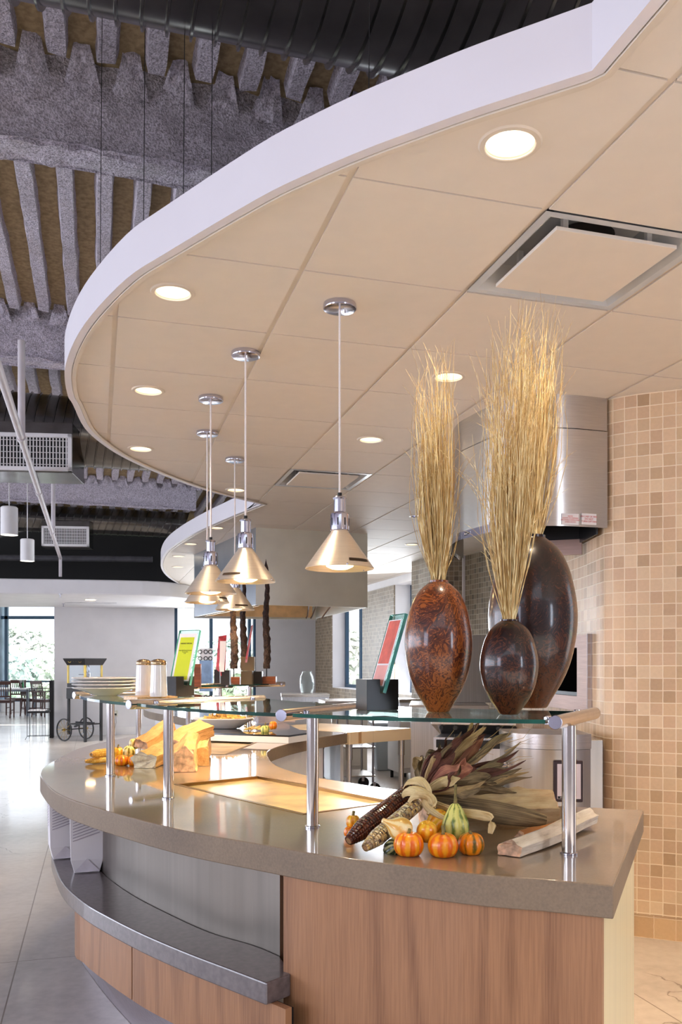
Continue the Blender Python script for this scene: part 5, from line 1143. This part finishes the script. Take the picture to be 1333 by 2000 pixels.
# curved oven hood
hp = smooth_line([(.64, 5.9), (.545, 5.55), (.512, 5.25), (.525, 5.0), (.58, 4.84), (.66, 4.66), (.765, 4.52), (.913, 4.455), (1.08, 4.475), (1.245, 4.528)], 5)
zh = H+.70
e = thing('oven_hood', 'curved stainless steel extraction hood over the oven, behind the dried grasses', 'extractor hood', (.9, 4.9, zh), 0)
M_hood = steel('hood_steel', (204, 200, 196), .26, (1, 1, 90), .03, .04, 8, .85)
MB().strip(hp, zh+.002, H+1.195, .0).build('skirt', M_hood, e, True); MB().strip(offset_line([Vector((p[0], p[1], 0)) for p in hp], .003), H+1.2, ZC+.002, .0).build('upper_band', M_hood, e, True)
MB().strip(offset_line([Vector((p[0], p[1], 0)) for p in hp[:34]], -.006), zh, zh+.042, .0).build('lower_lip', M_chrome, e, True)
inn = [p for p in hp]; il_ = offset_line([Vector((p[0], p[1], 0)) for p in hp], .02)
MB().strip(il_, zh+.01, zh+.30).build('inner_skin', M_black, e, True)
pl = [p.xy for p in [Vector((q_.x, q_.y, 0)) for q_ in il_]]+[Vector((1.22, 5.9))]
MB().prism(pl, zh+.28, zh+.29).build('inner_top', M_black, e)
MB().strip([(1.215, 4.60), (1.20, 5.0), (1.16, 5.9)], zh-.02, zh+.28, .01).build('inner_side', M_black, e)
MB().strip([(.99, 4.98), (1.205, 4.90)], zh-.085, zh+.0, .02).build('rear_lip', M_ovs, e)
MB().strip([(.99, 4.99), (1.205, 4.91)], zh-.0, zh+.3, .02).build('rear_baffle', M_black, e)
sp0 = Vector((ep(1157, 2), 0))
def on_hood(px):   # depth of the straight right part of the skirt
    k = (px-CX)/F
    for i in range(len(hp)-1):
        a, b = hp[i], hp[i+1]; f0, f1 = a[0]-k*a[1], b[0]-k*b[1]
        if f0*f1 <= 0: t_ = f0/(f0-f1); return a[1]+(b[1]-a[1])*t_, math.atan2(b[1]-a[1], b[0]-a[0])
for px0, px1, ln, sz in ((1096, 1133, 'NOTE\nLIGHTS TO REMAIN\nON WHILE OPERATING\nOVEN HOOD', .0098), (1134, 1168, 'IN CASE OF FIRE\nDO NOT\nTURN OFF FAN', .0125)):
    Yc, an = on_hood((px0+px1)/2); c0 = Q((px0+px1)/2, 1014, Yc-.003); w_ = (px1-px0)/F*Yc*.97
    st = thing('notice_sticker', 'small white notice with red print on the hood, '+('left of two' if px0 < 1100 else 'right one about fire'), 'sticker', c0[:], 0, 'notices on the oven hood', local=True)
    st.rotation_euler = (0, 0, an); MB().box((0, 0, 0), (w_, .002, .056)).build('label', M_mat, st); text(ln, sz, st, mat('red_ink', (200, 60, 60), .6, var=0), Matrix.Translation((0, -.0014, 0)) @ Matrix.Rotation(PI/2, 4, 'X'))
Yc, an = on_hood(915); c0 = Q(914, 1042, Yc-.006)
st = thing('maker_badge', 'small oblong metal badge low on the curved hood, behind the left grasses', 'badge', c0[:], 0, None, local=True); st.rotation_euler = (0, 0, an); MB().box((0, 0, 0), (.064, .004, .022)).build('plate', M_chrome, st, bevel=.001); MB().box((-.016, -.0025, 0), (.03, .001, .018)).build('dark_field', M_dark, st)
text('Wood', .013, st, M_mat, Matrix.Translation((-.016, -.0035, 0)) @ Matrix.Rotation(PI/2, 4, 'X')); text('Stone', .013, st, M_dark, Matrix.Translation((.016, -.0025, 0)) @ Matrix.Rotation(PI/2, 4, 'X'))

# island hood in the middle distance
hA, hB, hC, hD = Vector((-1.083, 8.77)), Vector((.028, 9.20)), Vector((-.62, 11.35)), Vector((-2.12, 10.95))
e = thing('island_hood', 'large boxy stainless steel extraction hood hanging in the middle distance', 'extractor hood', (-.9, 10, 1.98), 0)
zh2 = H+.60
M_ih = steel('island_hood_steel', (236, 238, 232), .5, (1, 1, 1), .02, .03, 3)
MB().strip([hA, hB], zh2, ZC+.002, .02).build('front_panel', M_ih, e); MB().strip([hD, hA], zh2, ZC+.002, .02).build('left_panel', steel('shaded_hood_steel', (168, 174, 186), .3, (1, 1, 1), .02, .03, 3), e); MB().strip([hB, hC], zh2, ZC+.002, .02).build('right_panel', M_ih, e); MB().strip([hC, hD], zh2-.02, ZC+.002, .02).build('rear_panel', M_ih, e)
M_br = steel('warm_inner_steel', (226, 190, 146), .32, (1, 1, 1), .03, .1)
c_ = (hA+hB+hC+hD)/4; ins = [p.lerp(c_, .14) for p in (hA, hB, hC, hD)]
MB().prism([p.lerp(c_, .03) for p in (hA, hB, hC, hD)], zh2+.32, zh2+.33).build('filter_bank', M_br, e)
MB().strip([ins[3], ins[0]][::-1], zh2-.0, zh2+.33, .01).build('inner_baffle', M_br, e)
MB().strip([ins[2], ins[3]], zh2-.0, zh2+.33, .01).build('inner_baffle', M_br, e)
for k, px in enumerate((603, 612, 634)):
    a = Q(px+6*k, 1184, 9.9); MB().tube([a+Vector((0, 0, .06)), a, Q(px-2, 1203, 9.9), Q(px-5, 1208, 9.9)], .008, 8).build('spray_nozzle', M_chrome, e, True)
# ================================================================== ducts, pipes and lights under the deck
def duct(lab, v, hz, r, u0, u1, pitch, n=48, group='round spiral ducts under the deck'):
    e = thing('spiral_duct', lab, 'duct', G((u0+u1)/2, v, H+hz)[:], 0, group); L = u1-u0; ax = G(1, 0)-G(0, 0); py = G(0, 1)-G(0, 0)
    pts = []; N = int(L/pitch); rs = []
    for k in range(N):
        for s_, q in ((0, 1.0), (.82, 1.0), (.86, 1.045), (.95, 1.045)): pts.append(u0+(k+s_)*pitch); rs.append(r*q)
    vs = []
    for u, q in zip(pts, rs):
        for k in range(n):
            a = k*2*PI/n; u_ = u+pitch*1.4*math.sin(a)*.5; p = G(u_, v+q*math.cos(a), H+hz+q*math.sin(a)); vs.append(p)
    MB().add(vs, [(i*n+k, i*n+(k+1) % n, (i+1)*n+(k+1) % n, (i+1)*n+k) for i in range(len(pts)-1) for k in range(n)]).build('duct_body', M_duct, e, True)
    return e
duct('large dark spiral duct crossing the very top of the picture', 2.75, 2.37, .36, -5.5, 4.5, .078)
duct('spiral duct with the large air grille, left of the canopy', 9.05, 2.27, .33, -6.5, 1.0, .085)
duct('thin far spiral duct with the small air grille', 14.95, 2.33, .21, -7.5, 1.5, .11)
def grille(lab, px0, px1, py0, py1, Y, boxup, d):
    a, b = Q(px0, py0, Y), Q(px1, py1, Y); cx_, cz, w_, h_ = (a.x+b.x)/2, (a.z+b.z)/2, b.x-a.x, a.z-b.z
    e = thing('air_grille', lab, 'vent', (cx_, Y, cz), TH*.35, 'air grilles on the ducts', local=True)
    MB().box((0, d/2+.02, boxup/2-.01), (w_*1.0, d, h_+boxup)).build('sheet_metal_box', M_duct, e, bevel=.004)
    f_ = MB(); t_ = .035
    f_.box((0, -.005, h_/2-t_/2), (w_, .03, t_)); f_.box((0, -.005, -h_/2+t_/2), (w_, .03, t_)); f_.box((-w_/2+t_/2, -.005, 0), (t_, .03, h_)); f_.box((w_/2-t_/2, -.005, 0), (t_, .03, h_)); f_.build('frame', M_trim, e, bevel=.002)
    MB().box((0, .012, 0), (w_-.05, .006, h_-.05)).build('dark_core', M_dark, e)
    n = 26; s_ = MB()
    for k in range(n): s_.box((-w_/2+.05+(w_-.1)*k/(n-1), 0, 0), (.011, .014, h_-.06), R(18))
    for k in range(5): s_.box((0, .006, -h_/2+.06+(h_-.12)*k/4), (w_-.06, .004, .006))
    s_.build('vanes', M_trim, e)
grille('large white air grille in a sheet metal box at the left edge', -40, 138, 846, 919, 7.95, .12, .5)
grille('small white air grille in front of the far duct', 83, 173, 1028, 1067, 13.7, .10, .3)
M_wp = mat('white_pipe_paint', (214, 208, 212), .5, var=.03)
z_ = H+1.72; e = thing('sprinkler_pipe', 'long white sprinkler pipe running away along the left edge', 'pipe', P(0, 728, z_)[:], 0)
p0, p1 = P(-30, 636, z_), P(118, 1090, z_)
MB().tube([p0, p1], .027, 14).build('pipe', M_wp, e, True)
for px, py in ((42, 856), (76, 962), (102, 1040)):
    c = P(px, py, z_); d = (p1-p0).normalized(); MB().tube([c-d*.045, c+d*.045], .034, 14).build('coupling', M_wp, e, True)
MB().tube([p1, p1+Vector((0, 0, -.30))], .026, 12).build('drop', M_wp, e, True)
for px, py, zz, lab in ((42, 856, H+2.46, 'nearer'), (104, 1046, H+2.46, 'farther')):
    c = P(px, py, z_); MB().tube([c, (c.x, c.y, zz)], .027, 12).build('riser', M_wp, e, True)
for px, y0, y1, Y, wpx, lab in ((18, 990, 1045, 9.0, 32, 'white cylinder pendant light at the left edge, larger of two'), (53.5, 1053, 1096, 11.0, 26, 'small white cylinder pendant light beside the pipe, farther of two')):
    a, b = Q(px, y0, Y), Q(px, y1, Y); r = wpx/2/F*Y; e = thing('cylinder_pendant', lab, 'pendant light', a[:], 0, 'white cylinder pendants')
    MB().lathe([(r, b.z-a.z), (r, -.01), (r-.01, 0), (.012, .004)], a, 32, cap=(False, True)).build('housing', M_trim, e, True)
    MB().lathe([(r*.9, 0), (.001, .001)], b+Vector((0, 0, .03)), 24).build('lens', emis('pendant_lens', (255, 246, 230), 3), e)
    MB().tube([a, (a.x, a.y, DZ)], .006, 8).build('stem', M_trim, e)
    light('SPOT', 'pendant_glow', (a.x, a.y, b.z-.02), 30, (1, .93, .82), .06, (a.x, a.y, 0), spot=R(80))
# soffit fittings
c = P(177, 1171, 2.5); e = thing('ceiling_light', 'lit downlight in the white soffit above the popcorn cart', 'light', (c.x, c.y, 2.5), 0)
MB().lathe([(.10, -.006), (.11, 0)], c, 24).build('trim_ring', M_trim, e); MB().lathe([(.085, -.008), (.001, -.008)], c, 24).build('lens', M_canglow, e)
light('SPOT', 'soffit_glow', (c.x, c.y, 2.47), 110, (1, .95, .88), .08, (c.x, c.y, 0), spot=R(110))
c = P(178, 1177, 2.5); tag(MB().box((c.x, c.y, 2.497), (.9, .10, .006), R(10)).build('linear_vent', mat('vent_grey', (196, 196, 200), .5)), 'thin grey linear vent in the white soffit', 'vent')
for px, py, lab in ((118, 1160, 'nearer'), (124, 1179, 'farther')):
    c = P(px, py, 2.5); tag(MB().lathe([(.03, 0), (.03, -.008), (.008, -.01), (.008, -.05), (.03, -.055)], (c.x, c.y, 2.5), 12).build('ceiling_sprinkler', M_chrome), lab+' small sprinkler head under the white soffit', 'sprinkler', 'sprinkler heads under the soffit')

# ================================================================== popcorn cart
Y = 16.0; x = (166-CX)/F*Y
e = thing('popcorn_cart', 'old fashioned black popcorn cart with brass posts and two spoked wheels by the white wall', 'popcorn cart', (x, Y, 0), R(-32), None, local=True)
w_, d_ = .48, .40; M_cart = mat('black_cart_paint', (30, 26, 28), .4, var=.1); M_brass = mat('brass', (196, 164, 84), .3, .9, var=.05)
for a in (-1, 1):
    for b in (-1, 1): MB().box((a*(w_/2-.02), b*(d_/2-.02), .42 if a > 0 else .48), (.04, .04, .84 if a > 0 else .72)).build('leg', M_cart, e)
MB().box((0, 0, .33), (w_, .03, .03)).build('rail', M_cart, e); MB().box((0, 0, .31), (w_-.02, d_-.02, .02)).build('lower_shelf', M_cart, e)
MB().box((0, 0, .86), (w_+.02, d_+.02, .19)).build('drawer_box', M_cart, e, bevel=.004); MB().lathe([(.012, 0), (.012, .02)], (0, -d_/2-.01, .86), 12, m=Matrix.Rotation(PI/2, 4, 'X')).build('drawer_knob', M_chrome, e)
MB().box((0, 0, 1.01), (w_, d_, .07)).build('case_floor', M_cart, e)
for a in (-1, 1):
    for b in (-1, 1): MB().box((a*(w_/2-.015), b*(d_/2-.015), 1.20), (.028, .028, .34)).build('brass_post', M_brass, e)
g = MB()
for a in (-1, 1): g.box((a*(w_/2-.005), 0, 1.20), (.003, d_-.05, .33)); g.box((0, a*(d_/2-.005), 1.20), (w_-.05, .003, .33))
g.build('glass', M_pane, e); vs = []
for hx, hy, z in ((w_/2, d_/2, 1.37), (w_/2+.05, d_/2+.05, 1.48), (w_/2+.05, d_/2+.05, 1.495)): vs += [(-hx, -hy, z), (hx, -hy, z), (hx, hy, z), (-hx, hy, z)]
rf = MB().add(vs, [(3, 2, 1, 0), (8, 9, 10, 11)]+[(k*4+i, k*4+(i+1) % 4, k*4+4+(i+1) % 4, k*4+4+i) for k in range(2) for i in range(4)]).build('roof', M_cart, e)
sc_ = MB()
for sg in (-1, 1):
    pts = [(sg*(.03+.18*t), -d_/2-.028-.02*math.sin(t*7)*0, 1.435+.018*math.sin(t*8)) for t in [i/14 for i in range(15)]]; sc_.tube(pts, .004, 5)
sc_.build('scroll_ornament', M_brass, rf)
MB().lathe([(.05, 0), (.06, .05), (.06, .09), (.02, .10)], (.06, 0, 1.14), 20).build('kettle', M_chrome, e, True); MB().tube([(.04, 0, 1.24), (.03, 0, 1.30), (.05, 0, 1.37)], .012, 8).build('kettle_arm', M_chrome, e, True); MB().tube([(.1, 0, 1.24), (.12, 0, 1.30), (.09, 0, 1.37)], .012, 8).build('kettle_arm', M_chrome, e, True); MB().tube([(0, 0, 1.2), (-.13, -.03, 1.2)], .006, 6).build('kettle_handle', M_cart, e)
for b in (-1, 1):
    c = Vector((-.26, b*(d_/2+.05), .205)); wm = Matrix.Rotation(PI/2, 4, 'X')
    wl = MB().lathe([(.185, -.010), (.203, -.010), (.205, 0), (.203, .010), (.185, .010), (.183, 0), (.185, -.010)], c, 40, cap=(False, False), m=wm).build('wheel', M_cart, e, True)
    sp = MB()
    for k in range(12): a = k*PI/6; sp.tube([c+Vector((math.cos(a)*.02, 0, math.sin(a)*.02)), c+Vector((math.cos(a)*.187, 0, math.sin(a)*.187))], .0028, 5)
    sp.build('spokes', M_brass, wl); MB().lathe([(.022, -.02), (.022, .02)], c, 14, m=wm).build('hub', M_brass, wl)
MB().tube([(-.26, -.3, .205), (-.26, .3, .205)], .01, 8).build('axle', M_cart, e)
MB().box((-.13, 0, .30), (.3, .04, .03), 0, 0, R(-20)).build('axle_bracket', M_cart, e)
# outlet and cable
c = Q(226, 1388, 16.9); o_ = Vector(bp(b_at(226))); e = thing('wall_outlet', 'white wall outlet with a grey cable, behind the popcorn cart', 'outlet', (o_.x, o_.y, .42), R(16.8), None, local=True)
MB().box((0, -.006, 0), (.08, .01, .12)).build('plate', mat('outlet_ivory', (206, 204, 190), .4), e, bevel=.002); MB().box((0, -.02, -.02), (.035, .03, .04)).build('plug', M_dark, e); MB().tube([(0, -.03, -.03), (.01, -.03, -.18), (-.02, -.03, -.30), (-.1, -.02, -.38)], .004, 6).build('cable', mat('grey_cable', (120, 118, 118), .5), e)
# wire stand
x, Y = (84-CX)/F*16.6, 16.4
e = thing('wire_rack', 'thin black wire rack stand with a small shelf at the end of the white wall', 'rack', (x, Y, 0), R(8), None, local=True); b = MB()
for z_ in (.06, .94): MB().tube([(-.19, -.1, z_), (.19, -.1, z_), (.19, .1, z_), (-.19, .1, z_), (-.19, -.1, z_)], .005, 5).build('ring', M_dark, e)
b = MB()
for a in [-.19+.054*k for k in range(8)]: b.tube([(a, -.1, .06), (a, -.1, .94)], .0028 if abs(a) < .18 else .005, 5)
b.build('front_wires', M_dark, e); b = MB()
for a in (-.19, .19): b.tube([(a, .1, .06), (a, .1, .94)], .005, 5); b.tube([(a, -.1, .06), (a*1.1, -.16, .0)], .005, 5); b.tube([(a, .1, .06), (a*1.1, .16, 0)], .005, 5)
b.build('rear_wires', M_dark, e); MB().box((0, -.02, .51), (.38, .18, .03), 0, R(6)).build('shelf', M_dark, e)
tag(MB().box((x-.02, Y-.02, .536), (.30, .17, .012), R(8), R(6)).build('magazine', M_paper), 'white magazine lying on the wire rack shelf', 'magazine')
tag(MB().box(((103-CX)/F*16.8, 16.75, .54), (.07, .3, 1.08), R(16)).build('dark_screen', M_dark), 'dark upright panel at the end of the white wall', 'panel')
# dining chairs and table
def chair(arms):
    e = thing('dining_chair', 'x', 'chair', (0, 0, 0), 0, 'dark wooden dining chairs', local=True); m = M_chairw
    MB().box((0, 0, .45), (.44, .43, .035)).build('seat', m, e, bevel=.006); MB().box((0, 0, .415), (.40, .38, .05)).build('apron', m, e)
    for a in (-1, 1):
        MB().tube([(a*.19, -.18, 0), (a*.19, -.18, .44 if not arms else .66)], [.018, .02], 8).build('leg', m, e)
        MB().tube([(a*.19, .24, 0), (a*.19, .19, .45), (a*.20, .22, .70), (a*.20, .27, .95)], [.018, .021, .019, .017], 8).build('leg', m, e)
        MB().box((a*.19, 0, .2), (.02, .38, .025)).build('stretcher', m, e)
        if arms: MB().box((a*.205, 0, .665), (.05, .44, .025)).build('armrest', m, e)
    MB().box((0, .27, .91), (.42, .025, .09), 0, R(-8)).build('top_rail', m, e, bevel=.006); MB().box((0, .20, .56), (.38, .02, .04)).build('lower_rail', m, e)
    s_ = MB()
    for k in range(6): s_.tube([(-.14+.056*k, .20, .55), (-.14+.056*k, .225, .72), (-.14+.056*k, .265, .89)], .012, 5)
    s_.build('back_slats', m, e); return e
ca, cb = chair(False), chair(True)
seats = [(ca, 9, 1402, PI+.15, 'dark slatted wooden dining chair at the left picture edge, back towards the camera'), (ca, 30, 1396, .1, 'dark wooden dining chair on the far side of the table, half hidden'), (cb, 62, 1398, R(92), 'dark wooden armchair at the right end of the table, seen from its side'), (cb, 86, 1400, R(70), 'dark wooden armchair behind the wire rack')]
seen = set()
for o, px, py, rz, lab in seats:
    p = P(px, py, 0)
    if o.name in seen: o = dup(o, p)
    seen.add(o.name); o.location = p; o.rotation_euler = (0, 0, rz); o['label'] = lab
p = P(28, 1399, 0); e = thing('dining_table', 'white topped dining table with grey metal legs among the dark chairs', 'table', (p.x-.25, p.y+.2, 0), R(6), None, local=True)
MB().box((0, 0, .735), (1.35, .75, .04)).build('tabletop', M_white, e, bevel=.004)
for a in (-1, 1):
    for b in (-1, 1): MB().box((a*.6, b*.32, .36), (.06, .06, .71)).build('leg', mat('grey_leg', (120, 126, 134), .4, .6), e)
MB().box((0, 0, .69), (1.2, .64, .05)).build('apron', mat('grey_leg_b', (120, 126, 134), .4, .6), e)
q = P(40, 1345, .76); tag(MB().lathe([(.03, 0), (.03, .12), (.012, .16), (.012, .2)], (p.x+.15, p.y+.2, .756), 14).build('green_bottle', mat('green_bottle', (40, 120, 70), .2), smooth=True), 'small green bottle on the dining table', 'bottle')
# trees outside
M_leaf = [mat('tree_leaves_a', (206, 222, 200), .8, var=.25, scale=3), mat('tree_leaves_b', (218, 230, 206), .8, var=.2, scale=3), mat('tree_leaves_c', (196, 216, 200), .8, var=.25, scale=3)]
def tree(x, y, r, z, k, lab):
    e = thing('tree', lab, 'tree', (x, y, -6), 0, 'trees outside the windows'); rnd = random.Random(k*31+5)
    MB().tube([(x, y, -6), (x, y, z-r*.3)], [.3, .16], 8).build('trunk', M_bark, e)
    b = MB()
    for i in range(2600):
        d = Vector((rnd.gauss(0, 1), rnd.gauss(0, 1), rnd.gauss(0, 1))).normalized(); q = r*(.62+.4*abs(noise.noise(d*2.2+Vector((k, 0, 0))))+.16*rnd.random()); c = Vector((x, y, z))+Vector((d.x*q, d.y*q, d.z*q*.85)); s_ = .10+.12*rnd.random()
        u = Vector((rnd.gauss(0, 1), rnd.gauss(0, 1), rnd.gauss(0, 1))).normalized(); v = u.cross(d+u*.3).normalized() if abs(u.dot(d)) < .99 else Vector((1, 0, 0))
        b.add([c-u*s_-v*s_*.6, c+u*s_-v*s_*.4, c+u*s_*.8+v*s_*.7, c-u*s_*.7+v*s_*.5], [(0, 1, 2, 3)])
    b.lathe([(.05*r, -.6*r), (.5*r, -.3*r), (.6*r, 0), (.45*r, .35*r), (.05*r, .55*r)], (x, y, z), 14); b.build('crown', M_leaf[k % 3], e)['kind'] = 'stuff'
for k, (px, py, Y, r, lab) in enumerate(((35, 1290, 47, 2.2, 'pale green tree outside the left window, left crown with the higher top'), (85, 1318, 41.5, 2.0, 'pale green tree outside the left window, in front at the right'), (4, 1320, 37, 1.5, 'pale green tree behind the blue grey pier'), (68, 1300, 53, 2.3, 'pale green tree far behind the other left window trees'), (370, 1330, 40, 2.0, 'pale tree outside the back window behind the lime menu'), (440, 1310, 49, 2.3, 'pale tree outside the back window behind the red leaflet'), (495, 1330, 43.5, 1.9, 'pale tree outside the back window behind the twisted sculptures'), (670, 1300, 30, 1.6, 'pale tree outside the narrow kitchen window'))):
    c = Q(px, py, Y); tree(c.x, c.y, r, c.z, k, lab)
struct(MB().box((0, 80, -6.2), (200, 120, .2)).build('ground', mat('lawn', (170, 190, 150), .9, var=.1, scale=.5)))
# tidy helper properties
for o in bpy.data.objects:
    if '_w' in o.keys(): del o['_w']
